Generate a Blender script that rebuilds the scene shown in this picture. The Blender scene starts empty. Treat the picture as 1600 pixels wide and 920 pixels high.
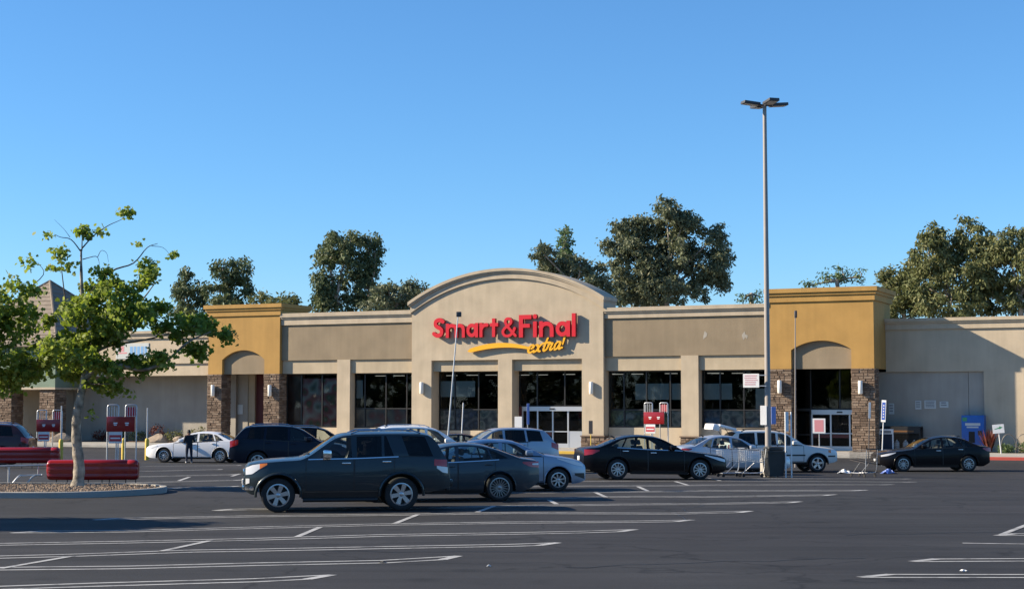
import bpy, bmesh, math, random
import numpy as np
from mathutils import Vector, Matrix, geometry

# ------------------------------------------------------------------ camera, sky, sun, exposure
sc = bpy.context.scene
COL = sc.collection
R = math.radians

cam_d = bpy.data.cameras.new("camera")
cam_d.sensor_width = 36.0
cam_d.lens = 56.25
cam_d.clip_start = 0.1
cam_d.clip_end = 3000
cam = bpy.data.objects.new("camera", cam_d)
COL.objects.link(cam)
cam.location = (0, 0, 2.35)
cam.rotation_euler = (R(90) + math.atan(170 / 2500), 0, 0)
sc.camera = cam

SUN_TRAVEL = Vector((7.84, -0.22, -3.95)).normalized()
SUN_ELEV = math.asin(-SUN_TRAVEL.z)
world = bpy.data.worlds.new("World")
sc.world = world
world.use_nodes = True
wn = world.node_tree.nodes
sky = wn.new("ShaderNodeTexSky")
sky.sky_type = 'NISHITA'
sky.sun_disc = False
sky.sun_elevation = SUN_ELEV
sky.sun_rotation = R(-90)
sky.altitude = 0
sky.air_density = 1.0
sky.dust_density = 0.0
sky.ozone_density = 10.0
wn["Background"].inputs["Strength"].default_value = 0.095
hsv = wn.new("ShaderNodeHueSaturation")     # the phone's saturated rendering of clear blue
hsv.inputs["Hue"].default_value = 0.494
hsv.inputs["Saturation"].default_value = 1.0
world.node_tree.links.new(sky.outputs[0], hsv.inputs["Color"])
world.node_tree.links.new(hsv.outputs[0], wn["Background"].inputs["Color"])

sun_d = bpy.data.lights.new("sun", 'SUN')
sun_d.energy = 5.0
sun_d.angle = R(0.5)
sun_d.color = (1.0, 0.86, 0.66)
sun = bpy.data.objects.new("sun", sun_d)
COL.objects.link(sun)
sun.location = (-60, 0, 40)
sun.rotation_euler = SUN_TRAVEL.to_track_quat('-Z', 'Y').to_euler()

sc.view_settings.view_transform = 'Standard'
sc.view_settings.look = 'None'
sc.view_settings.gamma = 1.0
sc.view_settings.use_curve_mapping = False
sc.view_settings.exposure = 0.95

# ------------------------------------------------------------------ ground height, building frame
PHI = R(24.88)
DU = (math.cos(PHI), -math.sin(PHI))
DV = (math.sin(PHI), math.cos(PHI))
B0 = (0.0, 95.93)


def uv_of(x, y):
    x -= B0[0]; y -= B0[1]
    return x * DU[0] + y * DU[1], x * DV[0] + y * DV[1]


def xy_of(u, v):
    return B0[0] + u * DU[0] + v * DV[0], B0[1] + u * DU[1] + v * DV[1]


def gz(x, y):
    v = uv_of(x, y)[1]
    t = min(1.0, max(0.0, (v + 42) / 20))
    return -0.1 - 0.32 * t * t * (3 - 2 * t)


def gnormal(x, y):
    e = 0.5
    return Vector((-(gz(x + e, y) - gz(x - e, y)) / (2 * e), -(gz(x, y + e) - gz(x, y - e)) / (2 * e), 1)).normalized()


# ------------------------------------------------------------------ materials
MATS = {}


def nodes_of(name):
    m = bpy.data.materials.new(name)
    m.use_nodes = True
    nt = m.node_tree
    return m, nt, nt.nodes, nt.links, nt.nodes["Principled BSDF"]


def mat(name, col, rough=0.6, metal=0.0, var=0.0, vscale=3.0, bump=0.0, bscale=40.0, coat=0.0, spec=0.5, streak=0.0):
    """Principled surface; var = tone variation by noise, bump = fine relief, streak = vertical weather marks."""
    if name in MATS:
        return MATS[name]
    m, nt, N, Lk, p = nodes_of(name)
    c = (*col, 1)
    p.inputs["Base Color"].default_value = c
    p.inputs["Roughness"].default_value = rough
    p.inputs["Metallic"].default_value = metal
    p.inputs["Specular IOR Level"].default_value = spec
    if coat:
        p.inputs["Coat Weight"].default_value = coat
        p.inputs["Coat Roughness"].default_value = 0.04
    if var or bump or streak:
        tc = N.new("ShaderNodeTexCoord")
    if var or streak:
        no = N.new("ShaderNodeTexNoise"); no.inputs["Scale"].default_value = vscale
        no.inputs["Detail"].default_value = 6
        Lk.new(tc.outputs["Object"], no.inputs["Vector"])
        mr = N.new("ShaderNodeMapRange")
        mr.inputs["From Min"].default_value = 0.3; mr.inputs["From Max"].default_value = 0.7
        mr.inputs["To Min"].default_value = 1 - var; mr.inputs["To Max"].default_value = 1 + var
        Lk.new(no.outputs["Fac"], mr.inputs["Value"])
        out = mr.outputs["Result"]
        if streak:
            mp = N.new("ShaderNodeMapping"); mp.inputs["Scale"].default_value = (2.2, 2.2, 0.22)
            Lk.new(tc.outputs["Object"], mp.inputs["Vector"])
            n2 = N.new("ShaderNodeTexNoise"); n2.inputs["Scale"].default_value = 1.3; n2.inputs["Detail"].default_value = 5
            Lk.new(mp.outputs["Vector"], n2.inputs["Vector"])
            m2 = N.new("ShaderNodeMapRange")
            m2.inputs["From Min"].default_value = 0.35; m2.inputs["From Max"].default_value = 0.65
            m2.inputs["To Min"].default_value = 1 - streak; m2.inputs["To Max"].default_value = 1 + streak * 0.6
            Lk.new(n2.outputs["Fac"], m2.inputs["Value"])
            mm = N.new("ShaderNodeMath"); mm.operation = 'MULTIPLY'
            Lk.new(out, mm.inputs[0]); Lk.new(m2.outputs["Result"], mm.inputs[1])
            out = mm.outputs[0]
        hs = N.new("ShaderNodeHueSaturation"); hs.inputs["Color"].default_value = c
        Lk.new(out, hs.inputs["Value"])
        Lk.new(hs.outputs["Color"], p.inputs["Base Color"])
    if bump:
        nb = N.new("ShaderNodeTexNoise"); nb.inputs["Scale"].default_value = bscale; nb.inputs["Detail"].default_value = 8
        Lk.new(tc.outputs["Object"], nb.inputs["Vector"])
        bp = N.new("ShaderNodeBump"); bp.inputs["Strength"].default_value = bump; bp.inputs["Distance"].default_value = 0.02
        Lk.new(nb.outputs["Fac"], bp.inputs["Height"])
        Lk.new(bp.outputs["Normal"], p.inputs["Normal"])
    MATS[name] = m
    return m


def island_mat(name, cols, rough=0.6, translucent=0.0, bump=0.0, spec=0.3):
    """Colour drawn at random per loose piece (leaf, stone) from a ramp."""
    if name in MATS:
        return MATS[name]
    m, nt, N, Lk, p = nodes_of(name)
    g = N.new("ShaderNodeNewGeometry")
    r = N.new("ShaderNodeValToRGB")
    els = r.color_ramp.elements
    while len(els) < len(cols):
        els.new(0.5)
    for i, c in enumerate(cols):
        els[i].position = i / max(1, len(cols) - 1)
        els[i].color = (*c, 1)
    Lk.new(g.outputs["Random Per Island"], r.inputs["Fac"])
    Lk.new(r.outputs["Color"], p.inputs["Base Color"])
    p.inputs["Roughness"].default_value = rough
    p.inputs["Specular IOR Level"].default_value = spec
    if bump:
        tc = N.new("ShaderNodeTexCoord")
        nb = N.new("ShaderNodeTexNoise"); nb.inputs["Scale"].default_value = 18; nb.inputs["Detail"].default_value = 8
        Lk.new(tc.outputs["Object"], nb.inputs["Vector"])
        bp = N.new("ShaderNodeBump"); bp.inputs["Strength"].default_value = bump; bp.inputs["Distance"].default_value = 0.03
        Lk.new(nb.outputs["Fac"], bp.inputs["Height"]); Lk.new(bp.outputs["Normal"], p.inputs["Normal"])
    if translucent:
        t = N.new("ShaderNodeBsdfTranslucent")
        hs = N.new("ShaderNodeHueSaturation"); hs.inputs["Value"].default_value = 1.3; hs.inputs["Saturation"].default_value = 1.1
        Lk.new(r.outputs["Color"], hs.inputs["Color"]); Lk.new(hs.outputs["Color"], t.inputs["Color"])
        mx = N.new("ShaderNodeMixShader"); mx.inputs[0].default_value = translucent
        Lk.new(p.outputs[0], mx.inputs[1]); Lk.new(t.outputs[0], mx.inputs[2])
        Lk.new(mx.outputs[0], N["Material Output"].inputs["Surface"])
    MATS[name] = m
    return m


def glass_mat(name, tint, gloss=1.0, rough=0.02):
    """Tinted pane: clear transmission with a Fresnel mirror on top."""
    if name in MATS:
        return MATS[name]
    m, nt, N, Lk, p = nodes_of(name)
    N.remove(p)
    t = N.new("ShaderNodeBsdfTransparent"); t.inputs[0].default_value = (*tint, 1)
    g = N.new("ShaderNodeBsdfGlossy"); g.inputs["Roughness"].default_value = rough
    g.inputs[0].default_value = (gloss, gloss, gloss, 1)
    fr = N.new("ShaderNodeFresnel"); fr.inputs["IOR"].default_value = 1.5
    mx = N.new("ShaderNodeMixShader")
    Lk.new(fr.outputs[0], mx.inputs[0]); Lk.new(t.outputs[0], mx.inputs[1]); Lk.new(g.outputs[0], mx.inputs[2])
    Lk.new(mx.outputs[0], N["Material Output"].inputs["Surface"])
    MATS[name] = m
    return m


def emit_mat(name, col, s):
    if name in MATS:
        return MATS[name]
    m, nt, N, Lk, p = nodes_of(name)
    p.inputs["Base Color"].default_value = (*col, 1)
    p.inputs["Emission Color"].default_value = (*col, 1)
    p.inputs["Emission Strength"].default_value = s
    MATS[name] = m
    return m


def asphalt_mat():
    m, nt, N, Lk, p = nodes_of("asphalt")
    tc = N.new("ShaderNodeTexCoord")
    def noise(scale, detail=6, vec=None, dist=0.0):
        n = N.new("ShaderNodeTexNoise"); n.inputs["Scale"].default_value = scale; n.inputs["Detail"].default_value = detail
        n.inputs["Distortion"].default_value = dist
        Lk.new(vec if vec else tc.outputs["Object"], n.inputs["Vector"])
        return n.outputs["Fac"]
    def rng(v, a, b, lo, hi):
        r = N.new("ShaderNodeMapRange")
        for k, x in zip(("From Min", "From Max", "To Min", "To Max"), (a, b, lo, hi)):
            r.inputs[k].default_value = x
        Lk.new(v, r.inputs["Value"]); return r.outputs["Result"]
    def mul(a, b):
        q = N.new("ShaderNodeMath"); q.operation = 'MULTIPLY'; Lk.new(a, q.inputs[0]); Lk.new(b, q.inputs[1]); return q.outputs[0]
    big = rng(noise(0.12, 4), 0.3, 0.7, 0.74, 1.28)
    # traffic wear running along the stalls
    mp = N.new("ShaderNodeMapping"); mp.inputs["Rotation"].default_value = (0, 0, R(-14)); mp.inputs["Scale"].default_value = (0.16, 1.5, 1)
    Lk.new(tc.outputs["Object"], mp.inputs["Vector"])
    streak = rng(noise(1.0, 6, mp.outputs["Vector"], 0.4), 0.3, 0.7, 0.70, 1.26)
    fine = rng(noise(55, 3), 0.25, 0.75, 0.72, 1.28)
    stain = rng(noise(0.7, 5, None, 0.6), 0.60, 0.72, 1.0, 0.70)
    v = mul(mul(mul(big, streak), fine), stain)
    # cracks: thin dark edges of big warped cells
    vo = N.new("ShaderNodeTexVoronoi"); vo.feature = 'DISTANCE_TO_EDGE'; vo.inputs["Scale"].default_value = 0.16
    wv = N.new("ShaderNodeTexNoise"); wv.inputs["Scale"].default_value = 0.5; wv.inputs["Detail"].default_value = 8
    Lk.new(tc.outputs["Object"], wv.inputs["Vector"])
    sv = N.new("ShaderNodeVectorMath"); sv.operation = 'SCALE'; sv.inputs["Scale"].default_value = 3.0
    Lk.new(wv.outputs["Color"], sv.inputs[0])
    ad = N.new("ShaderNodeVectorMath"); ad.operation = 'ADD'
    Lk.new(tc.outputs["Object"], ad.inputs[0]); Lk.new(sv.outputs[0], ad.inputs[1]); Lk.new(ad.outputs[0], vo.inputs["Vector"])
    v = mul(v, rng(vo.outputs["Distance"], 0.0, 0.012, 0.45, 1.0))
    dr = N.new("ShaderNodeTexVoronoi"); dr.inputs["Scale"].default_value = 0.55
    Lk.new(tc.outputs["Object"], dr.inputs["Vector"])
    v = mul(v, rng(dr.outputs["Distance"], 0.06, 0.17, 0.62, 1.0))
    sp2 = N.new("ShaderNodeTexVoronoi"); sp2.inputs["Scale"].default_value = 3.2
    Lk.new(tc.outputs["Object"], sp2.inputs["Vector"])
    v = mul(v, rng(sp2.outputs["Distance"], 0.03, 0.08, 1.55, 1.0))
    tint = N.new("ShaderNodeMix"); tint.data_type = 'RGBA'
    Lk.new(noise(0.09, 3), tint.inputs["Factor"])
    tint.inputs[6].default_value = (0.0262, 0.0288, 0.0292, 1); tint.inputs[7].default_value = (0.0295, 0.0264, 0.0292, 1)
    hs = N.new("ShaderNodeHueSaturation"); Lk.new(tint.outputs[2], hs.inputs["Color"]); hs.inputs["Saturation"].default_value = 1.0
    Lk.new(v, hs.inputs["Value"]); Lk.new(hs.outputs["Color"], p.inputs["Base Color"])
    p.inputs["Roughness"].default_value = 0.85
    p.inputs["Specular IOR Level"].default_value = 0.3
    nb = N.new("ShaderNodeTexNoise"); nb.inputs["Scale"].default_value = 45; nb.inputs["Detail"].default_value = 8
    Lk.new(tc.outputs["Object"], nb.inputs["Vector"])
    bp = N.new("ShaderNodeBump"); bp.inputs["Strength"].default_value = 0.5; bp.inputs["Distance"].default_value = 0.015
    Lk.new(nb.outputs["Fac"], bp.inputs["Height"]); Lk.new(bp.outputs["Normal"], p.inputs["Normal"])
    MATS["asphalt"] = m
    return m


def paint_mat():
    m, nt, N, Lk, p = nodes_of("line_paint")
    tc = N.new("ShaderNodeTexCoord")
    n = N.new("ShaderNodeTexNoise"); n.inputs["Scale"].default_value = 2.2; n.inputs["Detail"].default_value = 9
    n.inputs["Roughness"].default_value = 0.8
    Lk.new(tc.outputs["Object"], n.inputs["Vector"])
    r = N.new("ShaderNodeValToRGB")
    r.color_ramp.elements[0].position = 0.30; r.color_ramp.elements[0].color = (0.07, 0.07, 0.073, 1)
    r.color_ramp.elements[1].position = 0.52; r.color_ramp.elements[1].color = (0.40, 0.40, 0.39, 1)
    Lk.new(n.outputs["Fac"], r.inputs["Fac"]); Lk.new(r.outputs["Color"], p.inputs["Base Color"])
    p.inputs["Roughness"].default_value = 0.8
    MATS["line_paint"] = m
    return m


def graphic_mat(name, cols, scale, seed):
    """Printed window film: soft photographic blotches, no motif."""
    if name in MATS:
        return MATS[name]
    m, nt, N, Lk, p = nodes_of(name)
    tc = N.new("ShaderNodeTexCoord")
    mp = N.new("ShaderNodeMapping"); mp.inputs["Location"].default_value = (seed * 3.1, seed, seed * 1.7)
    Lk.new(tc.outputs["Object"], mp.inputs["Vector"])
    n = N.new("ShaderNodeTexVoronoi"); n.inputs["Scale"].default_value = scale; n.feature = 'SMOOTH_F1'
    Lk.new(mp.outputs["Vector"], n.inputs["Vector"])
    r = N.new("ShaderNodeValToRGB")
    els = r.color_ramp.elements
    while len(els) < len(cols):
        els.new(0.5)
    for i, c in enumerate(cols):
        els[i].position = i / (len(cols) - 1) * 0.8; els[i].color = (*c, 1)
    Lk.new(n.outputs["Distance"], r.inputs["Fac"]); Lk.new(r.outputs["Color"], p.inputs["Base Color"])
    p.inputs["Roughness"].default_value = 0.3
    MATS[name] = m
    return m


# ------------------------------------------------------------------ object helpers
def tag(o, label=None, cat=None, group=None, kind=None):
    if label: o["label"] = label
    if cat: o["category"] = cat
    if group: o["group"] = group
    if kind: o["kind"] = kind
    return o


def empty(name, loc, rotz=0.0, label=None, cat=None, group=None):
    o = bpy.data.objects.new(name, None)
    COL.objects.link(o)
    o.location = loc
    o.rotation_euler = (0, 0, rotz)
    o.empty_display_size = 0.2
    return tag(o, label, cat, group)


class MB:
    """collects shapes, builds ONE mesh object"""

    def __init__(s):
        s.v = []; s.f = []; s.m = []; s.cur = 0

    def add(s, vs, fs):
        b = len(s.v)
        s.v += [tuple(x) for x in vs]
        for f in fs:
            s.f.append(tuple(b + i for i in f)); s.m.append(s.cur)
        return s

    def box(s, x0, x1, y0, y1, z0, z1, M=None):
        vs = [Vector((x, y, z)) for z in (z0, z1) for y in (y0, y1) for x in (x0, x1)]
        if M is not None:
            vs = [M @ v for v in vs]
        return s.add(vs, [(0, 2, 3, 1), (4, 5, 7, 6), (0, 1, 5, 4), (2, 6, 7, 3), (0, 4, 6, 2), (1, 3, 7, 5)])

    def bbox(s, x0, x1, y0, y1, z0, z1, b=0.02, M=None):
        """chamfered box"""
        bm = bmesh.new()
        bmesh.ops.create_cube(bm, size=1)
        for v in bm.verts:
            v.co = Vector(((x0 + x1) / 2 + v.co.x * (x1 - x0), (y0 + y1) / 2 + v.co.y * (y1 - y0), (z0 + z1) / 2 + v.co.z * (z1 - z0)))
        bmesh.ops.bevel(bm, geom=bm.edges[:], offset=b, segments=2, profile=0.6, affect='EDGES')
        bm.verts.index_update()
        vs = [(M @ v.co if M is not None else v.co.copy()) for v in bm.verts]
        fs = [[v.index for v in f.verts] for f in bm.faces]
        bm.free()
        return s.add(vs, fs)

    def tube(s, pts, rad, n=8, cap=True):
        pts = [Vector(p) for p in pts]
        rr = rad if isinstance(rad, (list, tuple)) else [rad] * len(pts)
        vs = []; fs = []
        prev = None
        for i, p in enumerate(pts):
            a = pts[max(0, i - 1)]; b = pts[min(len(pts) - 1, i + 1)]
            t = (b - a).normalized() if (b - a).length > 1e-9 else Vector((0, 0, 1))
            if prev is None:
                ref = Vector((0, 0, 1)) if abs(t.z) < 0.9 else Vector((1, 0, 0))
                x = t.cross(ref).normalized()
            else:
                x = (prev - t * prev.dot(t))
                x = x.normalized() if x.length > 1e-6 else t.orthogonal().normalized()
            prev = x
            y = t.cross(x)
            for k in range(n):
                an = 2 * math.pi * k / n
                vs.append(p + (x * math.cos(an) + y * math.sin(an)) * rr[i])
        for i in range(len(pts) - 1):
            for k in range(n):
                k2 = (k + 1) % n
                fs.append((i * n + k, i * n + k2, (i + 1) * n + k2, (i + 1) * n + k))
        if cap:
            fs.append(tuple(range(n - 1, -1, -1)))
            fs.append(tuple((len(pts) - 1) * n + k for k in range(n)))
        return s.add(vs, fs)

    def lathe(s, prof, n=24, M=None, close=False, caps=True):
        """prof: list of (r, z); revolves about Z"""
        vs = []; fs = []
        for r, z in prof:
            for k in range(n):
                a = 2 * math.pi * k / n
                v = Vector((r * math.cos(a), r * math.sin(a), z))
                vs.append(M @ v if M is not None else v)
        m = len(prof)
        rng = range(m if close else m - 1)
        for i in rng:
            j = (i + 1) % m
            for k in range(n):
                k2 = (k + 1) % n
                fs.append((i * n + k, i * n + k2, j * n + k2, j * n + k))
        if not close and caps:
            if prof[0][0] > 1e-6: fs.append(tuple(range(n - 1, -1, -1)))
            if prof[-1][0] > 1e-6: fs.append(tuple((m - 1) * n + k for k in range(n)))
        return s.add(vs, fs)

    def prism(s, loop, y0, y1, holes=()):
        """loop: (x, z) outline, with holes, extruded along y"""
        loops = [list(loop)] + [list(h) for h in holes]
        tri = geometry.tessellate_polygon([[Vector((a, b, 0)) for a, b in l] for l in loops])
        flat = [p for l in loops for p in l]
        n = len(flat)
        vs = [(a, y0, b) for a, b in flat] + [(a, y1, b) for a, b in flat]
        fs = []
        for t in tri:
            a, b, c = [Vector(flat[i]) for i in t]
            cr = (b - a).x * (c - a).y - (b - a).y * (c - a).x
            t = tuple(t) if cr > 0 else tuple(reversed(t))
            fs.append(t)
            fs.append(tuple(n + i for i in reversed(t)))
        k = 0
        for li, l in enumerate(loops):
            ar = sum(l[i][0] * l[(i + 1) % len(l)][1] - l[(i + 1) % len(l)][0] * l[i][1] for i in range(len(l)))
            fl = (ar > 0) == (li == 0)
            for i in range(len(l)):
                j = (i + 1) % len(l)
                q = (k + i, n + k + i, n + k + j, k + j)
                fs.append(q if fl else tuple(reversed(q)))
            k += len(l)
        return s.add(vs, fs)

    def mesh(s, name, mats, smooth=None):
        me = bpy.data.meshes.new(name)
        me.from_pydata(s.v, [], s.f)
        ms = mats if isinstance(mats, (list, tuple)) else [mats]
        for m in ms:
            me.materials.append(MATS[m] if isinstance(m, str) else m)
        if len(ms) > 1:
            me.polygons.foreach_set("material_index", s.m)
        if smooth is not None:
            me.polygons.foreach_set("use_smooth", [True] * len(me.polygons))
            me.set_sharp_from_angle(angle=R(smooth))
        me.update()
        return me

    def build(s, name, mats, parent=None, smooth=None, loc=None):
        return link(name, s.mesh(name, mats, smooth), parent, loc)


def link(name, me, parent=None, loc=None):
    o = bpy.data.objects.new(name, me)
    COL.objects.link(o)
    if parent: o.parent = parent
    if loc: o.location = loc
    return o


def copy_tree(o, parent=None):
    c = o.copy()
    COL.objects.link(c)
    c.parent = parent
    for ch in o.children:
        copy_tree(ch, c)
    return c


def pchip(pts):
    xs = [p[0] for p in pts]; ys = [p[1] for p in pts]
    n = len(xs)
    h = [xs[i + 1] - xs[i] for i in range(n - 1)]
    d = [(ys[i + 1] - ys[i]) / h[i] for i in range(n - 1)]
    m = [0.0] * n
    m[0] = d[0]; m[-1] = d[-1]
    for i in range(1, n - 1):
        if d[i - 1] * d[i] > 0:
            w1 = 2 * h[i] + h[i - 1]; w2 = h[i] + 2 * h[i - 1]
            m[i] = (w1 + w2) / (w1 / d[i - 1] + w2 / d[i])
    def f(x):
        if x <= xs[0]: return ys[0]
        if x >= xs[-1]: return ys[-1]
        i = 0
        while x > xs[i + 1]: i += 1
        t = (x - xs[i]) / h[i]
        return ((1 + 2 * t) * (1 - t) ** 2 * ys[i] + t * (1 - t) ** 2 * h[i] * m[i] + t * t * (3 - 2 * t) * ys[i + 1] + t * t * (t - 1) * h[i] * m[i + 1])
    return f


def lin(pts):
    def f(x):
        if x <= pts[0][0]: return pts[0][1]
        for (a, b), (c, d) in zip(pts, pts[1:]):
            if x <= c: return b + (d - b) * (x - a) / (c - a)
        return pts[-1][1]
    return f


def catmull(pts, k=6):
    P = [Vector(p) for p in pts]
    P = [2 * P[0] - P[1]] + P + [2 * P[-1] - P[-2]]
    out = []
    for i in range(1, len(P) - 2):
        for j in range(k):
            t = j / k
            a, b, c, d = P[i - 1], P[i], P[i + 1], P[i + 2]
            out.append(0.5 * ((2 * b) + (c - a) * t + (2 * a - 5 * b + 4 * c - d) * t * t + (3 * b - a - 3 * c + d) * t ** 3))
    out.append(P[-2])
    return out


# ------------------------------------------------------------------ palette
asphalt_mat(); paint_mat()
mat("stucco_tan", (0.465, 0.383, 0.275), 0.9, var=0.10, vscale=0.9, bump=0.5, bscale=30, streak=0.055)
mat("stucco_taupe", (0.2540, 0.1984, 0.1305), 0.9, var=0.10, vscale=0.8, bump=0.5, bscale=30, streak=0.055)
mat("stucco_light", (0.4350, 0.3567, 0.2479), 0.9, var=0.10, vscale=0.9, bump=0.5, bscale=30, streak=0.055)
mat("stucco_cap", (0.4524, 0.3741, 0.2741), 0.9, var=0.10, vscale=1.2, bump=0.4, bscale=30, streak=0.055)
mat("stucco_ochre", (0.4089, 0.2366, 0.0679), 0.9, var=0.10, vscale=0.8, bump=0.5, bscale=30, streak=0.055)
mat("stucco_cream", (0.4872, 0.4002, 0.2871), 0.9, var=0.10, vscale=0.7, bump=0.5, bscale=30, streak=0.055)
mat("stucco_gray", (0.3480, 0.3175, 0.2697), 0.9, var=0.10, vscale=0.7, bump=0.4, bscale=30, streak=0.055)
mat("stucco_green", (0.1740, 0.2349, 0.1740), 0.9, var=0.10, vscale=0.9, bump=0.4, bscale=30)
island_mat("stone", [(0.090, 0.062, 0.044), (0.215, 0.155, 0.112), (0.130, 0.088, 0.062), (0.27, 0.205, 0.152), (0.165, 0.112, 0.080)], 0.9, bump=0.7)
mat("mortar", (0.10, 0.075, 0.055), 0.95)
mat("roof_tile", (0.215, 0.175, 0.135), 0.85, var=0.15, vscale=2.5, bump=0.4, bscale=6)
mat("concrete", (0.3480, 0.3306, 0.2958), 0.9, var=0.12, vscale=1.2, bump=0.4, bscale=30)
mat("concrete_dark", (0.2262, 0.2175, 0.2001), 0.9, var=0.14, vscale=1.2, bump=0.4, bscale=30)
mat("tar", (0.014, 0.014, 0.015), 0.6)
mat("curb_red", (0.42, 0.07, 0.05), 0.8, var=0.12, vscale=2.0)
mat("curb_yellow", (0.60, 0.38, 0.05), 0.75, var=0.1, vscale=3.0)
mat("roofing", (0.30, 0.29, 0.27), 0.9)
mat("frame_dark", (0.02, 0.019, 0.018), 0.4)
mat("frame_red", (0.10, 0.018, 0.016), 0.5)
mat("aluminium", (0.55, 0.56, 0.57), 0.38, metal=0.7)
mat("galv", (0.50, 0.51, 0.52), 0.42, metal=0.75, var=0.1, vscale=6)
mat("chrome", (0.80, 0.81, 0.82), 0.12, metal=1.0)
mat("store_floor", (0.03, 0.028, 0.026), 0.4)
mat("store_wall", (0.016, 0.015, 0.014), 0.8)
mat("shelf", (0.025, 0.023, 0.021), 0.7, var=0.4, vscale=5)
mat("paper_white", (0.52, 0.54, 0.52), 0.8, var=0.03, vscale=2)
mat("white_paint", (0.74, 0.74, 0.73), 0.5, var=0.04, vscale=3)
mat("lamp_white", (0.80, 0.77, 0.70), 0.45)
mat("sign_red", (0.62, 0.020, 0.030), 0.35, spec=0.4)
mat("sign_red_side", (0.30, 0.012, 0.016), 0.5)
mat("sign_yellow", (0.86, 0.42, 0.015), 0.35)
mat("sign_dark_side", (0.06, 0.04, 0.012), 0.5)
mat("corral_red", (0.30, 0.010, 0.012), 0.28, var=0.08, vscale=3, coat=0.3)
mat("text_red", (0.50, 0.05, 0.06), 0.6)
mat("banner_sky", (0.16, 0.36, 0.62), 0.6)
mat("text_pink", (0.62, 0.36, 0.38), 0.6)
mat("price_pink", (0.62, 0.25, 0.27), 0.6)
mat("print_brown", (0.16, 0.07, 0.02), 0.6)
mat("text_gray", (0.20, 0.20, 0.21), 0.6)
mat("text_dark", (0.05, 0.05, 0.055), 0.6)
mat("sign_blue", (0.04, 0.10, 0.42), 0.45)
mat("sign_green", (0.05, 0.28, 0.12), 0.45)
mat("bollard_yellow", (0.66, 0.46, 0.06), 0.6, var=0.08, vscale=5)
mat("pole_paint", (0.30, 0.27, 0.245), 0.55, var=0.06, vscale=2)
mat("pole_dark", (0.08, 0.07, 0.065), 0.5)
mat("fixture", (0.055, 0.055, 0.06), 0.5)
mat("bin_gray", (0.035, 0.037, 0.036), 0.6, var=0.1, vscale=4)
mat("tyre", (0.018, 0.018, 0.019), 0.85)
mat("rim", (0.50, 0.51, 0.52), 0.30, metal=0.85)
mat("rim_gray", (0.30, 0.31, 0.32), 0.32, metal=0.85)
mat("brake", (0.03, 0.03, 0.032), 0.6)
mat("underbody", (0.008, 0.008, 0.009), 0.9)
mat("interior", (0.028, 0.028, 0.030), 0.8)
mat("seat_cloth", (0.07, 0.068, 0.066), 0.9)
mat("black_trim", (0.014, 0.014, 0.015), 0.45)
mat("lamp_red", (0.42, 0.012, 0.014), 0.12, coat=0.6)
mat("lamp_clear", (0.68, 0.68, 0.68), 0.08, coat=0.8)
mat("lamp_amber", (0.75, 0.20, 0.02), 0.15, coat=0.6)
mat("plate", (0.70, 0.70, 0.70), 0.5)
glass_mat("car_glass", (0.74, 0.80, 0.78), 0.8)
glass_mat("car_glass_dark", (0.06, 0.065, 0.07), 0.6)
glass_mat("shop_glass", (0.80, 0.82, 0.81), 0.5)
mat("bark_pale", (0.27, 0.235, 0.185), 0.9, var=0.62, vscale=5, bump=1.0, bscale=22)
mat("bark_dark", (0.085, 0.07, 0.055), 0.9, var=0.25, vscale=5, bump=0.6, bscale=12)
mat("bark_euc", (0.33, 0.28, 0.23), 0.9, var=0.3, vscale=1.5)
island_mat("leaf_street", [(0.125, 0.180, 0.030), (0.235, 0.295, 0.055), (0.170, 0.230, 0.040), (0.310, 0.350, 0.105)], 0.55, 0.46, spec=0.25)
island_mat("leaf_euc", [(0.070, 0.098, 0.043), (0.120, 0.150, 0.066), (0.095, 0.120, 0.055), (0.160, 0.178, 0.085)], 0.6, 0.2)
island_mat("leaf_euc_gray", [(0.084, 0.108, 0.058), (0.142, 0.160, 0.088), (0.112, 0.132, 0.073), (0.190, 0.190, 0.114)], 0.6, 0.2)
island_mat("leaf_olive", [(0.090, 0.110, 0.043), (0.158, 0.170, 0.066), (0.120, 0.138, 0.053), (0.208, 0.195, 0.086)], 0.6, 0.2)
island_mat("leaf_green", [(0.065, 0.105, 0.044), (0.130, 0.185, 0.072), (0.090, 0.140, 0.055)], 0.6, 0.25)
island_mat("leaf_red", [(0.14, 0.035, 0.028), (0.20, 0.07, 0.045), (0.08, 0.03, 0.022)], 0.6, 0.2)
island_mat("gravel", [(0.25, 0.18, 0.125), (0.15, 0.105, 0.072), (0.33, 0.255, 0.19), (0.20, 0.14, 0.10)], 0.9)
mat("mulch", (0.12, 0.075, 0.05), 0.95, var=0.3, vscale=6, bump=0.8, bscale=20)
mat("island_soil", (0.24, 0.18, 0.13), 0.95, var=0.2, vscale=6, bump=0.6, bscale=20)
mat("boulder", (0.34, 0.27, 0.20), 0.9, var=0.2, vscale=4, bump=0.7, bscale=8)
mat("vending_blue", (0.015, 0.10, 0.38), 0.35, var=0.12, vscale=2.5)
mat("cage_black", (0.012, 0.012, 0.013), 0.5)
mat("cloth_dark", (0.014, 0.016, 0.022), 0.9)
mat("cloth_navy", (0.018, 0.024, 0.042), 0.9)
mat("skin", (0.20, 0.105, 0.07), 0.6)
mat("hair", (0.012, 0.010, 0.009), 0.7)
mat("shoe_white", (0.72, 0.72, 0.72), 0.6)
mat("paper_bag", (0.62, 0.63, 0.64), 0.7)
mat("paper_blue", (0.22, 0.30, 0.62), 0.7)


def car_paint(name, col, metal=0.35, rough=0.32):
    return mat(name, col, rough, metal=metal, coat=(0.10 if max(col) < 0.03 else 0.4), spec=(0.18 if max(col) < 0.03 else 0.35))


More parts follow.
